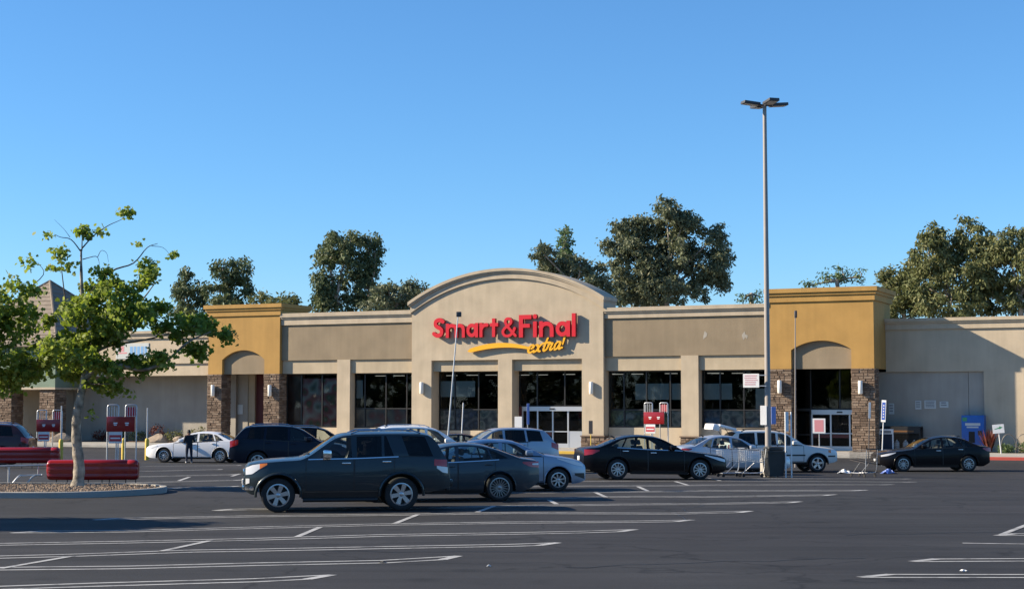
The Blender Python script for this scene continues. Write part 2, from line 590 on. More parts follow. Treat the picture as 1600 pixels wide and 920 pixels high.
car_paint("paint_slate", (0.024, 0.035, 0.041), 0.38)
car_paint("paint_steel", (0.036, 0.052, 0.066), 0.45)
car_paint("paint_silver", (0.34, 0.38, 0.44), 0.5)
car_paint("paint_black", (0.006, 0.005, 0.006), 0.1, 0.25)
car_paint("paint_blackb", (0.010, 0.009, 0.010), 0.1, 0.25)
car_paint("paint_white", (0.80, 0.80, 0.80), 0.0)
car_paint("paint_offwhite", (0.60, 0.60, 0.58), 0.0)
car_paint("paint_navy", (0.010, 0.014, 0.026), 0.3)
car_paint("paint_blue_silver", (0.25, 0.31, 0.40), 0.5)
car_paint("paint_light_silver", (0.40, 0.44, 0.50), 0.5)
car_paint("paint_maroon", (0.045, 0.010, 0.012), 0.2)

# ------------------------------------------------------------------ plan coordinates (metres)
HAIR = {
 'L1': [(-7.23, 21.24), (-6.82, 21.53), (-5.64, 21.91), (-3.56, 22.46), (-2.53, 22.96)] ,
 'L2': [(-8.12, 23.83), (-7.61, 24.02), (-5.76, 24.2), (-3.91, 24.68), (-1.99, 25.08), (-0.8, 25.81)] ,
 'L3': [(-8.73, 25.59), (-8.19, 25.81), (-7.1, 26.13), (-5.33, 26.86), (-4.29, 27.04), (-2.18, 27.51), (0.0, 27.95), (0.84, 28.26)] ,
 'L4': [(-9.51, 27.88), (-8.93, 28.14), (-6.81, 28.59), (-4.63, 29.19), (-2.38, 30.04), (0.0, 30.48), (1.22, 30.78), (2.44, 31.24)] ,
 'L5': [(-9.47, 30.78), (-7.39, 31.01), (-5.06, 31.88), (-2.6, 32.72), (0.0, 33.25), (2.66, 33.52), (3.81, 33.79)] ,
 'L6': [(-8.82, 34.16), (-5.58, 35.13), (-2.82, 35.53), (0.0, 36.15), (3.57, 35.94), (5.48, 36.58)] ,
 'L7': [(-6.86, 37.12), (-5.95, 37.46), (-1.51, 37.92), (0.0, 38.62), (3.12, 39.24), (4.69, 39.36), (7.24, 40.12)] ,
 'L8': [(-4.52, 40.65), (-1.31, 41.19), (0.0, 41.19), (1.67, 42.03), (3.38, 42.46), (5.05, 42.31), (8.72, 43.2)] ,
 'L9': [(-2.1, 44.12), (1.77, 44.44), (3.56, 44.76), (5.4, 45.25), (10.02, 45.42)] ,
 'L10': [(-0.38, 47.5), (2.38, 47.87), (4.78, 48.07), (5.79, 48.52), (11.77, 49.57)] ,
 'L11': [(1.01, 50.69), (2.64, 51.08), (6.2, 51.96), (9.39, 52.47), (13.23, 52.64)] ,
 'L12': [(8.42, 55.73), (14.2, 57.1)] ,
 'M1': [(-13.75, 49.39), (-11.53, 49.99), (-8.53, 51.66)] ,
 'M2': [(-9.97, 46.61), (-8.04, 47.68)] ,
 'M3': [(-14.61, 53.21), (-12.06, 54.14), (-9.42, 55.73)] ,
 'M4': [(-15.61, 57.71), (-12.91, 58.97), (-11.06, 61.78)] ,
 'M5': [(-15.17, 66.28), (-11.77, 70.43)] ,
 'R1': [(4.97, 23.02), (7.65, 23.0)] ,
 'R2': [(6.25, 25.28), (8.45, 25.39)] ,
 'R3': [(7.93, 28.39), (9.38, 28.14)] ,
 'R4': [(9.04, 30.18), (10.09, 30.26)] ,
}
TICKS = [[(-7.61, 24.02), (-7.07, 25.97)], [(-5.83, 26.8), (-5.4, 28.85)], [(-3.96, 29.61), (-3.81, 31.97)], [(-2.41, 32.81), (-2.08, 35.63)], [(-0.79, 36.36), (-0.43, 38.51)], [(0.94, 40.92), (1.09, 39.24)], [(2.3, 44.44), (2.46, 42.17)], [(3.72, 47.5), (3.8, 45.08)], [(5.19, 51.16), (5.28, 48.28)], [(6.75, 55.07), (6.75, 52.09)], [(-10.57, 51.02), (-10.76, 53.67)], [(-9.44, 54.14), (-9.52, 56.32)], [(9.16, 30.18), (11.72, 35.13)]]
BGT = {
 'euc_a': (150, [(-30.6, 14.2, 0.6, 0.84), (-30.9, 12.4, 0.84, 1.56), (-29.6, 12.4, 0.84, 1.32), (-30.0, 10.7, 1.8, 1.2)]),
 'euc_b': (148, [(-26.7, 14.5, 1.18, 1.07), (-25.1, 14.5, 1.07, 1.18), (-27.0, 12.7, 1.54, 1.18), (-24.9, 13.0, 0.83, 1.3), (-26.1, 11.2, 2.66, 0.95)]),
 'round_a': (142, [(-22.5, 11.4, 1.25, 0.8), (-20.5, 10.8, 1.48, 0.8), (-21.3, 10.0, 2.27, 0.8), (-19.8, 11.5, 1.02, 0.57)]),
 'euc_c': (146, [(-16.5, 16.7, 1.28, 1.52), (-17.1, 15.8, 1.4, 1.28), (-14.8, 17.1, 1.17, 1.05), (-14.9, 15.2, 1.4, 1.99), (-16.4, 13.5, 1.64, 1.52), (-17.3, 12.6, 1.05, 1.28), (-15.8, 11.4, 2.34, 1.4)]),
 'euc_d': (147, [(-13.1, 17.2, 0.94, 1.06), (-12.6, 15.6, 1.06, 1.41), (-13.3, 14.1, 1.06, 1.18), (-13.4, 12.6, 1.29, 1.76)]),
 'round_b': (140, [(-10.7, 11.8, 1.68, 1.12), (-9.0, 12.2, 1.34, 1.01), (-11.2, 10.7, 2.24, 1.01), (-9.0, 10.9, 1.79, 1.01)]),
 'bush_c': (144, [(-8.0, 12.7, 0.81, 0.58), (-7.6, 11.9, 1.04, 0.69)]),
 'round_d': (140, [(2.8, 15.3, 1.01, 1.01), (3.9, 14.7, 1.34, 1.12), (5.9, 14.1, 1.01, 1.01), (7.6, 13.6, 1.23, 1.01), (4.5, 13.3, 2.24, 1.23), (7.3, 12.2, 2.02, 1.23)]),
 'pine': (143, [(4.8, 17.7, 0.4, 0.57), (4.8, 16.7, 0.74, 0.51), (4.6, 15.6, 1.03, 0.51), (5.2, 14.8, 0.92, 0.57)]),
 'euc_e': (146, [(14.1, 19.3, 1.87, 1.52), (10.9, 18.2, 1.75, 1.28), (12.3, 18.5, 1.52, 1.4), (15.6, 18.8, 1.52, 1.4), (9.1, 16.7, 1.17, 0.82), (11.1, 16.1, 2.34, 1.99), (14.7, 16.4, 2.92, 2.34), (18.2, 17.3, 1.4, 1.17), (19.1, 15.8, 1.17, 1.52), (17.6, 15.2, 1.99, 2.1), (11.7, 14.0, 2.8, 1.75), (15.2, 13.7, 3.5, 2.1), (18.4, 13.5, 1.52, 1.4), (10.8, 12.6, 2.34, 1.52), (14.6, 12.2, 5.26, 1.17)]),
 'bush_e': (150, [(21.9, 12.1, 0.84, 0.48), (23.2, 12.4, 0.72, 0.6)]),
 'round_e': (150, [(29.6, 14.0, 0.96, 0.72), (31.1, 14.7, 0.72, 0.84), (31.3, 13.9, 1.32, 0.72), (32.7, 14.2, 0.6, 0.84), (27.8, 13.4, 0.6, 0.3)]),
 'euc_f': (143, [(34.4, 13.5, 1.26, 1.14), (34.5, 12.1, 1.37, 1.49), (35.1, 10.6, 1.94, 1.03), (36.2, 14.4, 1.26, 1.37)]),
 'euc_g': (140, [(36.9, 16.8, 1.23, 1.23), (36.5, 15.3, 1.68, 1.46), (38.8, 15.5, 1.46, 1.46), (40.2, 17.2, 1.34, 1.34), (39.3, 13.6, 2.24, 1.9), (36.5, 12.7, 2.24, 1.68), (38.2, 11.0, 3.36, 1.34), (41.0, 15.3, 1.57, 1.9)]),
 'euc_h': (138, [(42.1, 15.9, 1.21, 1.55), (43.5, 16.3, 1.21, 1.44), (45.5, 16.7, 1.44, 1.44), (42.1, 14.0, 1.99, 1.88), (44.3, 14.0, 2.21, 1.99), (42.0, 11.5, 2.21, 1.66), (44.8, 11.2, 2.54, 1.66), (47.1, 14.0, 1.66, 2.76)]),
}
NEAR = [(-11.79, 4.34, 1.09, 0.69), (-12.52, 4.7, 0.82, 0.63), (-12.77, 3.89, 0.91, 0.63), (-11.41, 3.61, 1.0, 0.58), (-10.62, 5.25, 0.76, 0.69), (-10.88, 4.43, 0.91, 0.69), (-10.18, 5.98, 0.47, 0.47), (-10.43, 4.7, 0.63, 0.54), (-9.34, 4.43, 0.76, 0.51), (-8.52, 4.43, 0.58, 0.29), (-9.24, 3.89, 0.54, 0.25), (-11.12, 7.66, 0.24, 0.29), (-9.79, 6.67, 0.14, 0.16), (-12.42, 7.31, 0.29, 0.16), (-12.24, 7.26, 0.25, 0.16), (-12.88, 6.62, 0.31, 0.18), (-12.91, 6.34, 0.33, 0.14), (-13.15, 7.18, 0.16, 0.09), (-11.75, 7.22, 0.22, 0.11), (-10.83, 6.93, 0.07, 0.05), (-10.51, 6.34, 0.18, 0.25), (-11.54, 6.12, 0.25, 0.22), (-11.81, 5.98, 0.25, 0.18), (-11.13, 2.93, 0.51, 0.25), (-11.76, 2.89, 0.43, 0.22), (-12.16, 5.16, 0.72, 0.45), (-11.35, 5.61, 0.54, 0.45), (-10.41, 3.61, 0.72, 0.4), (-9.87, 3.61, 0.45, 0.25), (-12.49, 3.25, 0.63, 0.36), (-9.98, 4.79, 0.4, 0.43), (-11.75, 2.03, 0.07, 0.13)]
NEAR2 = [(-14.69, 3.65, 0.84, 0.74), (-14.34, 4.77, 0.63, 0.65), (-14.81, 5.14, 0.56, 0.74), (-13.94, 3.65, 0.56, 0.56), (-14.19, 6.52, 0.17, 0.11), (-14.46, 5.89, 0.19, 0.22), (-14.08, 5.61, 0.26, 0.26), (-15.45, 4.39, 0.84, 1.12), (-15.99, 3.65, 0.74, 0.93), (-14.52, 2.91, 0.22, 0.22), (-14.86, 3.09, 0.47, 0.28), (-13.97, 3.09, 0.33, 0.22)]
TRUNK = [(-12.23, -0.02), (-12.22, 0.55), (-12.29, 1.27), (-12.27, 1.99), (-12.15, 2.62), (-12.09, 3.16), (-12.12, 3.98), (-12.18, 5.07), (-12.21, 5.98), (-12.23, 6.71)]
B1 = [(-12.23, 6.62), (-12.51, 6.98), (-12.78, 7.04), (-12.93, 7.11)]
B2 = [(-12.23, 6.67), (-12.24, 7.22), (-12.26, 7.4)]
B3 = [(-12.23, 6.74), (-11.93, 7.11), (-11.57, 7.4), (-11.3, 7.55), (-11.12, 7.66)]
B4 = [(-12.2, 6.43), (-11.82, 6.51), (-11.71, 6.38), (-11.67, 6.2)]
B4b = [(-11.75, 6.49), (-11.65, 6.67), (-11.5, 6.6), (-11.44, 6.34)]
B5 = [(-12.17, 5.25), (-11.45, 6.07), (-10.82, 6.34), (-10.46, 6.8), (-10.19, 6.93)]
B5b = [(-10.34, 6.85), (-10.05, 6.82), (-9.86, 6.62)]
B6 = [(-12.12, 3.98), (-11.43, 4.7), (-10.71, 5.25), (-10.36, 5.79)]
B7 = [(-12.09, 3.07), (-11.23, 3.43), (-10.41, 3.29), (-9.74, 3.52), (-9.06, 4.07), (-8.43, 4.34)]
B8 = [(-12.11, 3.34), (-12.5, 3.89), (-12.96, 4.16), (-13.41, 3.98)]
B9 = [(-12.15, 4.34), (-12.61, 4.88), (-12.87, 6.16), (-12.91, 6.43)]
B10 = [(-12.09, 2.89), (-11.58, 2.89), (-11.13, 2.89)]
B11 = [(-12.12, 3.61), (-11.51, 3.98), (-10.6, 4.16), (-9.61, 4.43)]
B12 = [(-12.53, 7.04), (-12.68, 7.26), (-12.94, 7.53)]
LT_TRUNK = [(-15.62, -0.09), (-15.67, 1.06), (-15.67, 2.54), (-15.62, 3.65), (-15.46, 4.77)]
LT_BR = [[(-15.67, 2.72), (-15.06, 3.46), (-14.32, 4.02)], [(-15.58, 3.83), (-14.9, 4.77), (-14.36, 5.51), (-13.75, 6.11), (-13.96, 6.49)], [(-15.42, 3.28), (-14.68, 3.09), (-14.52, 2.72)]]

# ================================================================== SETTING: lot, markings, walk
def ground_sheet():
    vs_ = [-700, -250, -120, -80, -60, -50] + [-44 + i for i in range(0, 26)] + [-10, 0, 30, 90, 250, 1500]
    us_ = [-1500, -400, -150, -90, -60, -40, -20, 0, 20, 40, 60, 90, 150, 400, 1500]
    V = []; F = []
    for v in vs_:
        for u in us_:
            x, y = xy_of(u, v); V.append((x, y, gz(x, y)))
    n = len(us_)
    for i in range(len(vs_) - 1):
        for j in range(n - 1):
            F.append((i * n + j, i * n + j + 1, (i + 1) * n + j + 1, (i + 1) * n + j))
    m = MB(); m.add(V, F)
    return tag(m.build("parking_lot", "asphalt"), kind="structure")


LOT = ground_sheet()


def strip(m, pts, w, lift=0.004, step=1.0):
    """painted stripe of width w that follows the ground along a plan polyline"""
    P = []
    for (a, b) in zip(pts, pts[1:]):
        a = Vector(a); b = Vector(b)
        k = max(1, int((b - a).length / step))
        P += [a + (b - a) * i / k for i in range(k)]
    P.append(Vector(pts[-1]))
    V = []; F = []
    for i, p in enumerate(P):
        t = (P[min(i + 1, len(P) - 1)] - P[max(0, i - 1)]).normalized()
        nrm = Vector((-t.y, t.x))
        for sgn in (-1, 1):
            q = p + nrm * sgn * w / 2
            V.append((q.x, q.y, gz(q.x, q.y) + lift))
    for i in range(len(P) - 1):
        F.append((2 * i, 2 * i + 1, 2 * i + 3, 2 * i + 2))
    m.add(V, F)


def hairpin(pts, sep, left_end, right_end):
    """double stall line, its two stripes joined by a slanted nib at each open end"""
    P = [Vector(p) for p in pts]
    offs = []
    for sgn in (-1, 1):
        o = []
        for i, p in enumerate(P):
            t = (P[min(i + 1, len(P) - 1)] - P[max(0, i - 1)]).normalized()
            o.append(p + Vector((-t.y, t.x)) * sgn * sep / 2)
        offs.append(o)
    near, far = offs
    m = MB()
    tR = (P[-1] - P[-2]).normalized(); tL = (P[0] - P[1]).normalized()
    if right_end:
        near[-1] = near[-1] - tR * 0.45
    if left_end:
        far[0] = far[0] - tL * 0.45
    strip(m, near, 0.10); strip(m, far, 0.10)
    if right_end:
        strip(m, [near[-1] - tR * 0.02, far[-1] + tR * 0.05], 0.16, 0.0055)
    if left_end:
        strip(m, [far[0] - tL * 0.02, near[0] + tL * 0.05], 0.16, 0.0055)
    m.build("parking_line", "line_paint", LOT)


for k, pts in HAIR.items():
    left = k in ("L5", "L6", "L7", "R1", "R2", "R4", "M2")
    right = not k.startswith("R")
    if k == "R3":
        m = MB(); strip(m, pts, 0.11); m.build("parking_line", "line_paint", LOT); continue
    hairpin(pts, 0.40, left, right)
for a, b in TICKS:
    m = MB(); strip(m, [a, b], 0.12, 0.0075); m.build("parking_line", "line_paint", LOT)

# tar-sealed cracks wandering across the drive lanes
for sd, x0, y0, dx, dy, ln in ((1, 0.8, 24.2, 0.95, 0.32, 5.5), (2, 6.2, 30.0, 0.98, 0.18, 7), (3, -5.2, 27.4, 0.9, -0.1, 6), (4, 11.0, 41.0, 0.97, 0.25, 9), (5, 3.6, 33.8, 0.3, 0.95, 6)):
    rr_ = random.Random(sd); p = Vector((x0, y0)); pts = [p.copy()]; d_ = Vector((dx, dy)).normalized()
    for _ in range(int(ln / 0.35)):
        a_ = rr_.uniform(-0.5, 0.5); p = p + Matrix.Rotation(a_, 2) @ d_ * 0.35; pts.append(p.copy())
    m = MB(); strip(m, pts, 0.035, 0.0035, 0.35); m.build("sealed_crack", "tar", LOT)

# raised walk along the shop front
BLD_M = Matrix.Translation((B0[0], B0[1], 0)) @ Matrix.Rotation(-PHI, 4, 'Z')
walk = MB(); walk.box(-75, 60, -5.35, 6, -0.5, -0.27)
walk = walk.build("sidewalk", "concrete"); tag(walk, kind="structure"); walk.matrix_world = BLD_M
segs = [(-75, -2, "concrete"), (-2, 2.4, "concrete"), (2.4, 6.4, "curb_yellow"), (6.4, 26, "concrete"), (26, 60, "curb_red")]
for a, b, mt in segs:
    m = MB(); m.bbox(a, b - 0.01, -5.55, -5.352, -0.5, -0.266, 0.015); m.build("curb", mt, walk)
for i in range(-30, 20):   # joints of the walk slabs
    m = MB(); m.box(i * 3, i * 3 + 0.03, -5.34, 3, -0.27, -0.2685); m.build("joint", "concrete_dark", walk)


# ================================================================== THE SHOP
SHOP = empty("supermarket_building", (B0[0], B0[1], 0), -PHI,
             "long tan stucco supermarket with arched centre and two ochre corner towers", "building")


def bx(name, mt, u0, u1, v0, v1, z0, z1, parent=None):
    m = MB(); m.box(u0, u1, v0, v1, z0, z1)
    return m.build(name, mt, parent or SHOP)


def cornice(name, mt, u0, u1, v, ztop, zcap, zband, ends=(0, 0), depth=0.6, parent=None):
    """stepped parapet moulding: cap over a shallower band; ends: overhang at each end"""
    m = MB()
    a, b = ends
    m.box(u0 - a, u1 + b, v - 0.26, v + depth, zcap + 0.10, ztop)
    m.box(u0 - a * 0.7, u1 + b * 0.7, v - 0.19, v + depth - 0.01, zcap, zcap + 0.10)
    m.box(u0 - a * 0.45, u1 + b * 0.45, v - 0.11, v + depth - 0.02, zband, zcap)
    return m.build(name, mt, parent or SHOP)


def stone_face(m, o, du, width, height, dn, rnd, h0=0.09, h1=0.19):
    """random coursed stones on a rectangle: o origin, du unit across, dn outward"""
    z = 0.0
    while z < height - 0.02:
        h = min(rnd.uniform(h0, h1), height - z)
        x = 0.0
        while x < width - 0.02:
            w = min(rnd.uniform(0.16, 0.52), width - x)
            if width - x - w < 0.1: w = width - x
            d = rnd.uniform(0.012, 0.055)
            g = 0.008
            c = []
            for dd, ins in ((0.0, 0), (d, 0.012)):
                for (a, b) in ((x + g + ins, z + g + ins), (x + w - g - ins, z + g + ins), (x + w - g - ins, z + h - g - ins), (x + g + ins, z + h - g - ins)):
                    jit = rnd.uniform(-0.006, 0.006) if dd else 0
                    c.append(o + du * a + Vector((0, 0, b)) + dn * (dd + jit))
            m.add(c, [(4, 5, 6, 7), (0, 1, 5, 4), (1, 2, 6, 5), (2, 3, 7, 6), (3, 0, 4, 7)])
            x += w
        z += h


def stone_pier(u0, u1, v0, v1, z0, z1, seed, parent=None, cap=False):
    rnd = random.Random(seed)
    core = bx("pier", "mortar", u0 + 0.05, u1 - 0.05, v0 + 0.05, v1 - 0.05, z0, z1 - 0.003, parent or SHOP)
    m = MB()
    U = Vector((1, 0, 0)); Vv = Vector((0, 1, 0))
    stone_face(m, Vector((u0 + 0.02, v0 + 0.05, z0)), U, u1 - u0 - 0.04, z1 - z0, -Vv, rnd)
    stone_face(m, Vector((u1 - 0.05, v0 + 0.02, z0)), Vv, v1 - v0 - 0.04, z1 - z0, U, rnd)
    stone_face(m, Vector((u0 + 0.05, v1 - 0.02, z0)), -Vv, v1 - v0 - 0.04, z1 - z0, -U, rnd)
    o = m.build("stone_veneer", "stone", core)
    o["kind"] = "stuff"
    if cap:
        bx("ledge", "stone", u0 - 0.02, u1 + 0.02, v0 - 0.03, v1 + 0.02, z1 - 0.002, z1 + 0.07, core)
    return core


def window(u0, u1, v, z0, z1, mull=(), rails=(), fr="frame_dark", papers=(), films=(), shades=()):
    f = MB()
    b = 0.07
    f.box(u0, u1, v - 0.05, v + 0.07, z0, z0 + b); f.box(u0, u1, v - 0.05, v + 0.07, z1 - b, z1)
    f.box(u0, u0 + b, v - 0.05, v + 0.07, z0 + b, z1 - b); f.box(u1 - b, u1, v - 0.05, v + 0.07, z0 + b, z1 - b)
    us = [u0 + b] + sorted(mull) + [u1 - b]
    zs = [z0 + b] + sorted(rails) + [z1 - b]
    for x in mull: f.box(x - 0.035, x + 0.035, v - 0.045, v + 0.065, z0 + b, z1 - b)
    for z in rails:
        for a, c in zip(us, us[1:]):
            f.box(a + (0.035 if a in mull else 0), c - (0.035 if c in mull else 0), v - 0.04, v + 0.06, z - 0.035, z + 0.035)
    w = f.build("window", fr, SHOP)
    for a, c in zip(us, us[1:]):
        for d, e in zip(zs, zs[1:]):
            bx("pane", "shop_glass", a, c, v + 0.01, v + 0.022, d, e, w)
    for (a, c, d, e) in papers:
        bx("blank_panel", "paper_white", a, c, v + 0.030, v + 0.040, d, e, w)
    for (a, c, d, e, g) in films:
        bx("window_film", g, a, c, v + 0.030, v + 0.040, d, e, w)
    return w


graphic_mat("film_gray", [(0.416, 0.416, 0.390), (0.182, 0.208, 0.182), (0.572, 0.520, 0.468), (0.130, 0.130, 0.156), (0.390, 0.312, 0.286)], 2.6, 1)
graphic_mat("film_green", [(0.130, 0.156, 0.078), (0.286, 0.338, 0.208), (0.078, 0.091, 0.065), (0.416, 0.390, 0.312)], 3.2, 2)
graphic_mat("film_fruit", [(0.416, 0.364, 0.312), (0.390, 0.130, 0.130), (0.260, 0.234, 0.221), (0.520, 0.390, 0.312), (0.156, 0.130, 0.130)], 1.3, 3)
graphic_mat("film_blue", [(0.130, 0.182, 0.338), (0.052, 0.078, 0.130), (0.364, 0.364, 0.416)], 3.4, 4)
graphic_mat("film_berry", [(0.286, 0.260, 0.234), (0.130, 0.156, 0.078), (0.442, 0.104, 0.117), (0.520, 0.494, 0.442), (0.104, 0.117, 0.078)], 1.7, 5)

graphic_mat("film_red", [(0.16, 0.03, 0.03), (0.05, 0.012, 0.012), (0.10, 0.05, 0.045), (0.02, 0.012, 0.012)], 1.4, 7)
# ---- left bay
bx("fascia", "stucco_taupe", -16.44, -6.84, 0.22, 1.40, 5.10, 7.90)
cornice("cornice", "stucco_cap", -16.44, -6.84, 0.22, 8.11, 7.76, 7.36, depth=1.0)
bx("header", "stucco_light", -16.44, -12.28, 0.34, 1.40, 4.25, 5.098)
bx("header", "stucco_light", -11.34, -6.84, 0.34, 1.40, 4.25, 5.098)
bx("column", "stucco_tan", -12.28, -11.34, 0.19, 1.40, -0.27, 5.105)
bx("bulkhead", "stucco_cream", -16.44, -12.28, 0.70, 1.40, -0.27, 0.82)
bx("bulkhead", "stucco_cream", -11.34, -6.84, 0.70, 1.40, -0.27, 0.82)
window(-16.44, -12.28, 0.85, 0.82, 4.248, (-15.3, -13.75), (), films=((-16.36, -15.36, 0.90, 4.1, "film_red"), (-15.25, -13.80, 0.90, 3.95, "film_berry"), (-13.70, -12.36, 0.90, 3.95, "film_berry")))
window(-11.34, -6.84, 0.85, 0.82, 4.248, (-10.60, -9.08, -7.6), (2.03,), papers=((-11.26, -10.80, 2.67, 3.81),),
       films=((-11.26, -10.65, 0.90, 1.98, "film_fruit"), (-10.55, -9.13, 0.90, 1.98, "film_fruit"), (-9.03, -7.65, 0.90, 1.98, "film_fruit")))

# ---- right bay
bx("fascia", "stucco_taupe", 5.90, 15.84, 0.22, 1.40, 5.08, 7.70)
cornice("cornice", "stucco_cap", 5.90, 15.84, 0.22, 7.92, 7.60, 7.30, depth=1.0)
bx("header", "stucco_light", 5.90, 10.57, 0.34, 1.40, 4.25, 5.078)
bx("header", "stucco_light", 11.61, 15.84, 0.34, 1.40, 4.25, 5.078)
bx("column", "stucco_tan", 10.57, 11.61, 0.19, 1.40, 0.42, 5.085)
bx("bulkhead", "stucco_cream", 5.90, 10.57, 0.70, 1.40, -0.27, 0.95)
bx("bulkhead", "stucco_cream", 11.61, 15.84, 0.70, 1.40, -0.27, 0.95)
stone_pier(10.50, 11.68, 0.11, 1.39, -0.27, 0.42, 5, cap=True)
window(5.90, 10.57, 0.85, 0.95, 4.248, (6.85, 8.24, 9.70), (1.98,), papers=((7.53, 8.19, 2.57, 3.50), (8.29, 9.60, 2.57, 3.50), (9.75, 10.45, 2.57, 3.50)),
       films=((5.98, 6.80, 1.03, 1.93, "film_green"), (6.90, 8.19, 1.03, 1.93, "film_green"), (8.29, 9.65, 1.03, 1.93, "film_green"), (9.75, 10.49, 1.03, 1.93, "film_gray")))
window(11.61, 15.84, 0.85, 0.95, 4.248, (12.69, 14.09), (1.98,), papers=((11.69, 12.64, 2.57, 3.48), (12.74, 13.38, 2.57, 3.48), (14.76, 15.3, 1.9, 3.18)),
       films=((11.69, 12.64, 1.03, 1.93, "film_blue"), (12.74, 14.04, 1.03, 1.93, "film_gray"), (14.14, 15.76, 1.03, 1.93, "film_gray")))

# ---- arched centre block
UC0, UC1 = -6.82, 5.88
UM = (UC0 + UC1) / 2; HW = (UC1 - UC0) / 2
SAG = 10.46 - 8.67
RAD = (HW * HW + SAG * SAG) / (2 * SAG)
ZC = 10.46 - RAD


def arc_z(u, dr=0.0):
    return ZC + math.sqrt(max(0, (RAD + dr) ** 2 - (u - UM) ** 2))


NA = 40
arc = [UC0 + (UC1 - UC0) * i / NA for i in range(NA + 1)]
m = MB()
m.prism([(UC0, 4.97), (UC1, 4.97)] + [(u, arc_z(u, -0.1)) for u in reversed(arc)], 0.0, 1.7)
m.build("gable", "stucco_tan", SHOP)
m = MB()
for r_out, r_in, v0, v1, over in ((0.0, -0.17, -0.30, 1.9, 0.16), (-0.172, -0.27, -0.22, 1.89, 0.10), (-0.272, -0.62, -0.12, 1.88, 0.06)):
    aa = [UC0 - over + (UC1 - UC0 + 2 * over) * i / NA for i in range(NA + 1)]
    m.prism([(u, arc_z(u, r_in)) for u in aa] + [(u, arc_z(u, r_out)) for u in reversed(aa)], v0, v1)
m.build("arched_cornice", "stucco_cap", SHOP, smooth=20)
bx("column", "stucco_tan", UC0, -5.45, 0, 1.40, -0.27, 4.97)
bx("column", "stucco_tan", -0.93, 0.0, 0, 0.98, -0.27, 4.97)
bx("column", "stucco_tan", 4.52, UC1, 0, 1.40, 0.42, 4.97)
stone_pier(4.45, 5.95, -0.07, 1.39, -0.27, 0.42, 6, cap=True)
bx("header", "stucco_light", -5.45, -0.935, 0.24, 1.30, 4.30, 4.968)
bx("header", "stucco_light", 0.005, 4.52, 0.24, 1.30, 4.30, 4.968)
bx("bulkhead", "stucco_cream", -5.45, -0.935, 0.95, 1.30, -0.27, 0.70)
window(-5.45, -0.935, 1.05, 0.70, 4.30, (-4.35, -2.72, -1.35), (1.98,), papers=((-5.37, -4.39, 2.75, 3.72), (-4.31, -3.0, 2.75, 3.72)),
       films=((-5.37, -4.39, 0.78, 1.93, "film_gray"), (-4.31, -2.77, 0.78, 1.93, "film_blue"), (-2.67, -1.4, 0.78, 1.93, "film_gray")))
window(0.005, 4.52, 1.05, 2.16, 4.30, (1.2, 3.0), ())


def auto_door(u0, u1, v, z0, z1, n, side_kick):
    """sliding entrance doors: header box, posts, leaves with glass above and below a rail"""
    f = MB()
    f.box(u0, u1, v - 0.14, v + 0.10, z1 - 0.26, z1)
    w = (u1 - u0) / n
    for i in range(n + 1):
        x = u0 + i * w
        f.box(x - 0.045, x + 0.045, v - 0.05, v + 0.05, z0, z1 - 0.26)
    d = f.build("entrance_door", "aluminium", SHOP)
    s = MB(); s.bbox((u0 + u1) / 2 - 0.16, (u0 + u1) / 2 + 0.16, v - 0.18, v - 0.142, z1 - 0.17, z1 - 0.09, 0.01); s.build("sensor", "black_trim", d)
    for i in range(n):
        a, b = u0 + i * w + 0.045, u0 + (i + 1) * w - 0.045
        zr = z0 + 0.92
        bx("rail", "aluminium", a, b, v - 0.035, v + 0.035, zr, zr + 0.06, d)
        bx("rail", "aluminium", a, b, v - 0.035, v + 0.035, z0 + 0.005, z0 + 0.24, d)
        bx("pane", "shop_glass", a, b, v - 0.008, v + 0.008, zr + 0.06, z1 - 0.26, d)
        if i == n - 1 and side_kick:
            bx("kick_panel", "aluminium", a, b, v - 0.03, v + 0.03, z0 + 0.24, zr, d)
        else:
            bx("pane", "shop_glass", a, b, v - 0.008, v + 0.008, z0 + 0.24, zr, d)
            if i in (0, 1):
                bx("decal", "frame_red", a + 0.03, b - 0.03, v - 0.014, v - 0.009, zr - 0.22, zr - 0.03, d)
    return d


auto_door(0.24, 4.2, 1.05, -0.27, 2.158, 4, True)
bx("door_surround", "frame_red", 0.005, 0.19, 0.98, 1.2, -0.27, 2.155)
bx("door_surround", "frame_red", 4.25, 4.518, 0.98, 1.2, -0.27, 2.155)


# ---- corner towers
def tower(u0, u1, zt, p0, p1, spring, vback, seed, rside):
    crown = 5.80
    half = (p1 - p0) / 2; cu = (p0 + p1) / 2
    sag = crown - spring
    rad = (half * half + sag * sag) / (2 * sag)
    pts = []
    for i in range(17):
        a = p0 + (p1 - p0) * i / 16
        pts.append((a, crown - rad + math.sqrt(rad * rad - (a - cu) ** 2)))
    zb = 4.25
    front = [(u0, zb), (p0, zb)] + pts + [(p1, zb), (u1, zb), (u1, zt - 0.1), (u0, zt - 0.1)]
    m = MB(); m.prism(front, 0.0, 1.0)
    m.build("tower_front", "stucco_ochre", SHOP)
    m = MB(); m.box(u0, u1, 1.002, vback + 1.0, 6.1, zt - 0.1)
    if rside: m.box(u1 - 0.35, u1, 1.002, vback + 1.0, zb, 6.098)
    m.build("tower_body", "stucco_ochre", SHOP)
    m = MB()
    for a, b, ov in ((zt - 0.24, zt, 0.26), (zt - 0.40, zt - 0.242, 0.17), (zt - 0.74, zt - 0.402, 0.09)):
        m.box(u0 - ov, u1 + ov, -ov, vback + 1.2 + ov, a, b)
    m.build("tower_cornice", "stucco_ochre", SHOP)
    stone_pier(u0 - 0.05, p0 + 0.03, -0.06, 1.05, -0.27, zb, seed)
    stone_pier(p1 - 0.03, u1 + 0.05, -0.06, 1.05, -0.27, zb, seed + 1)


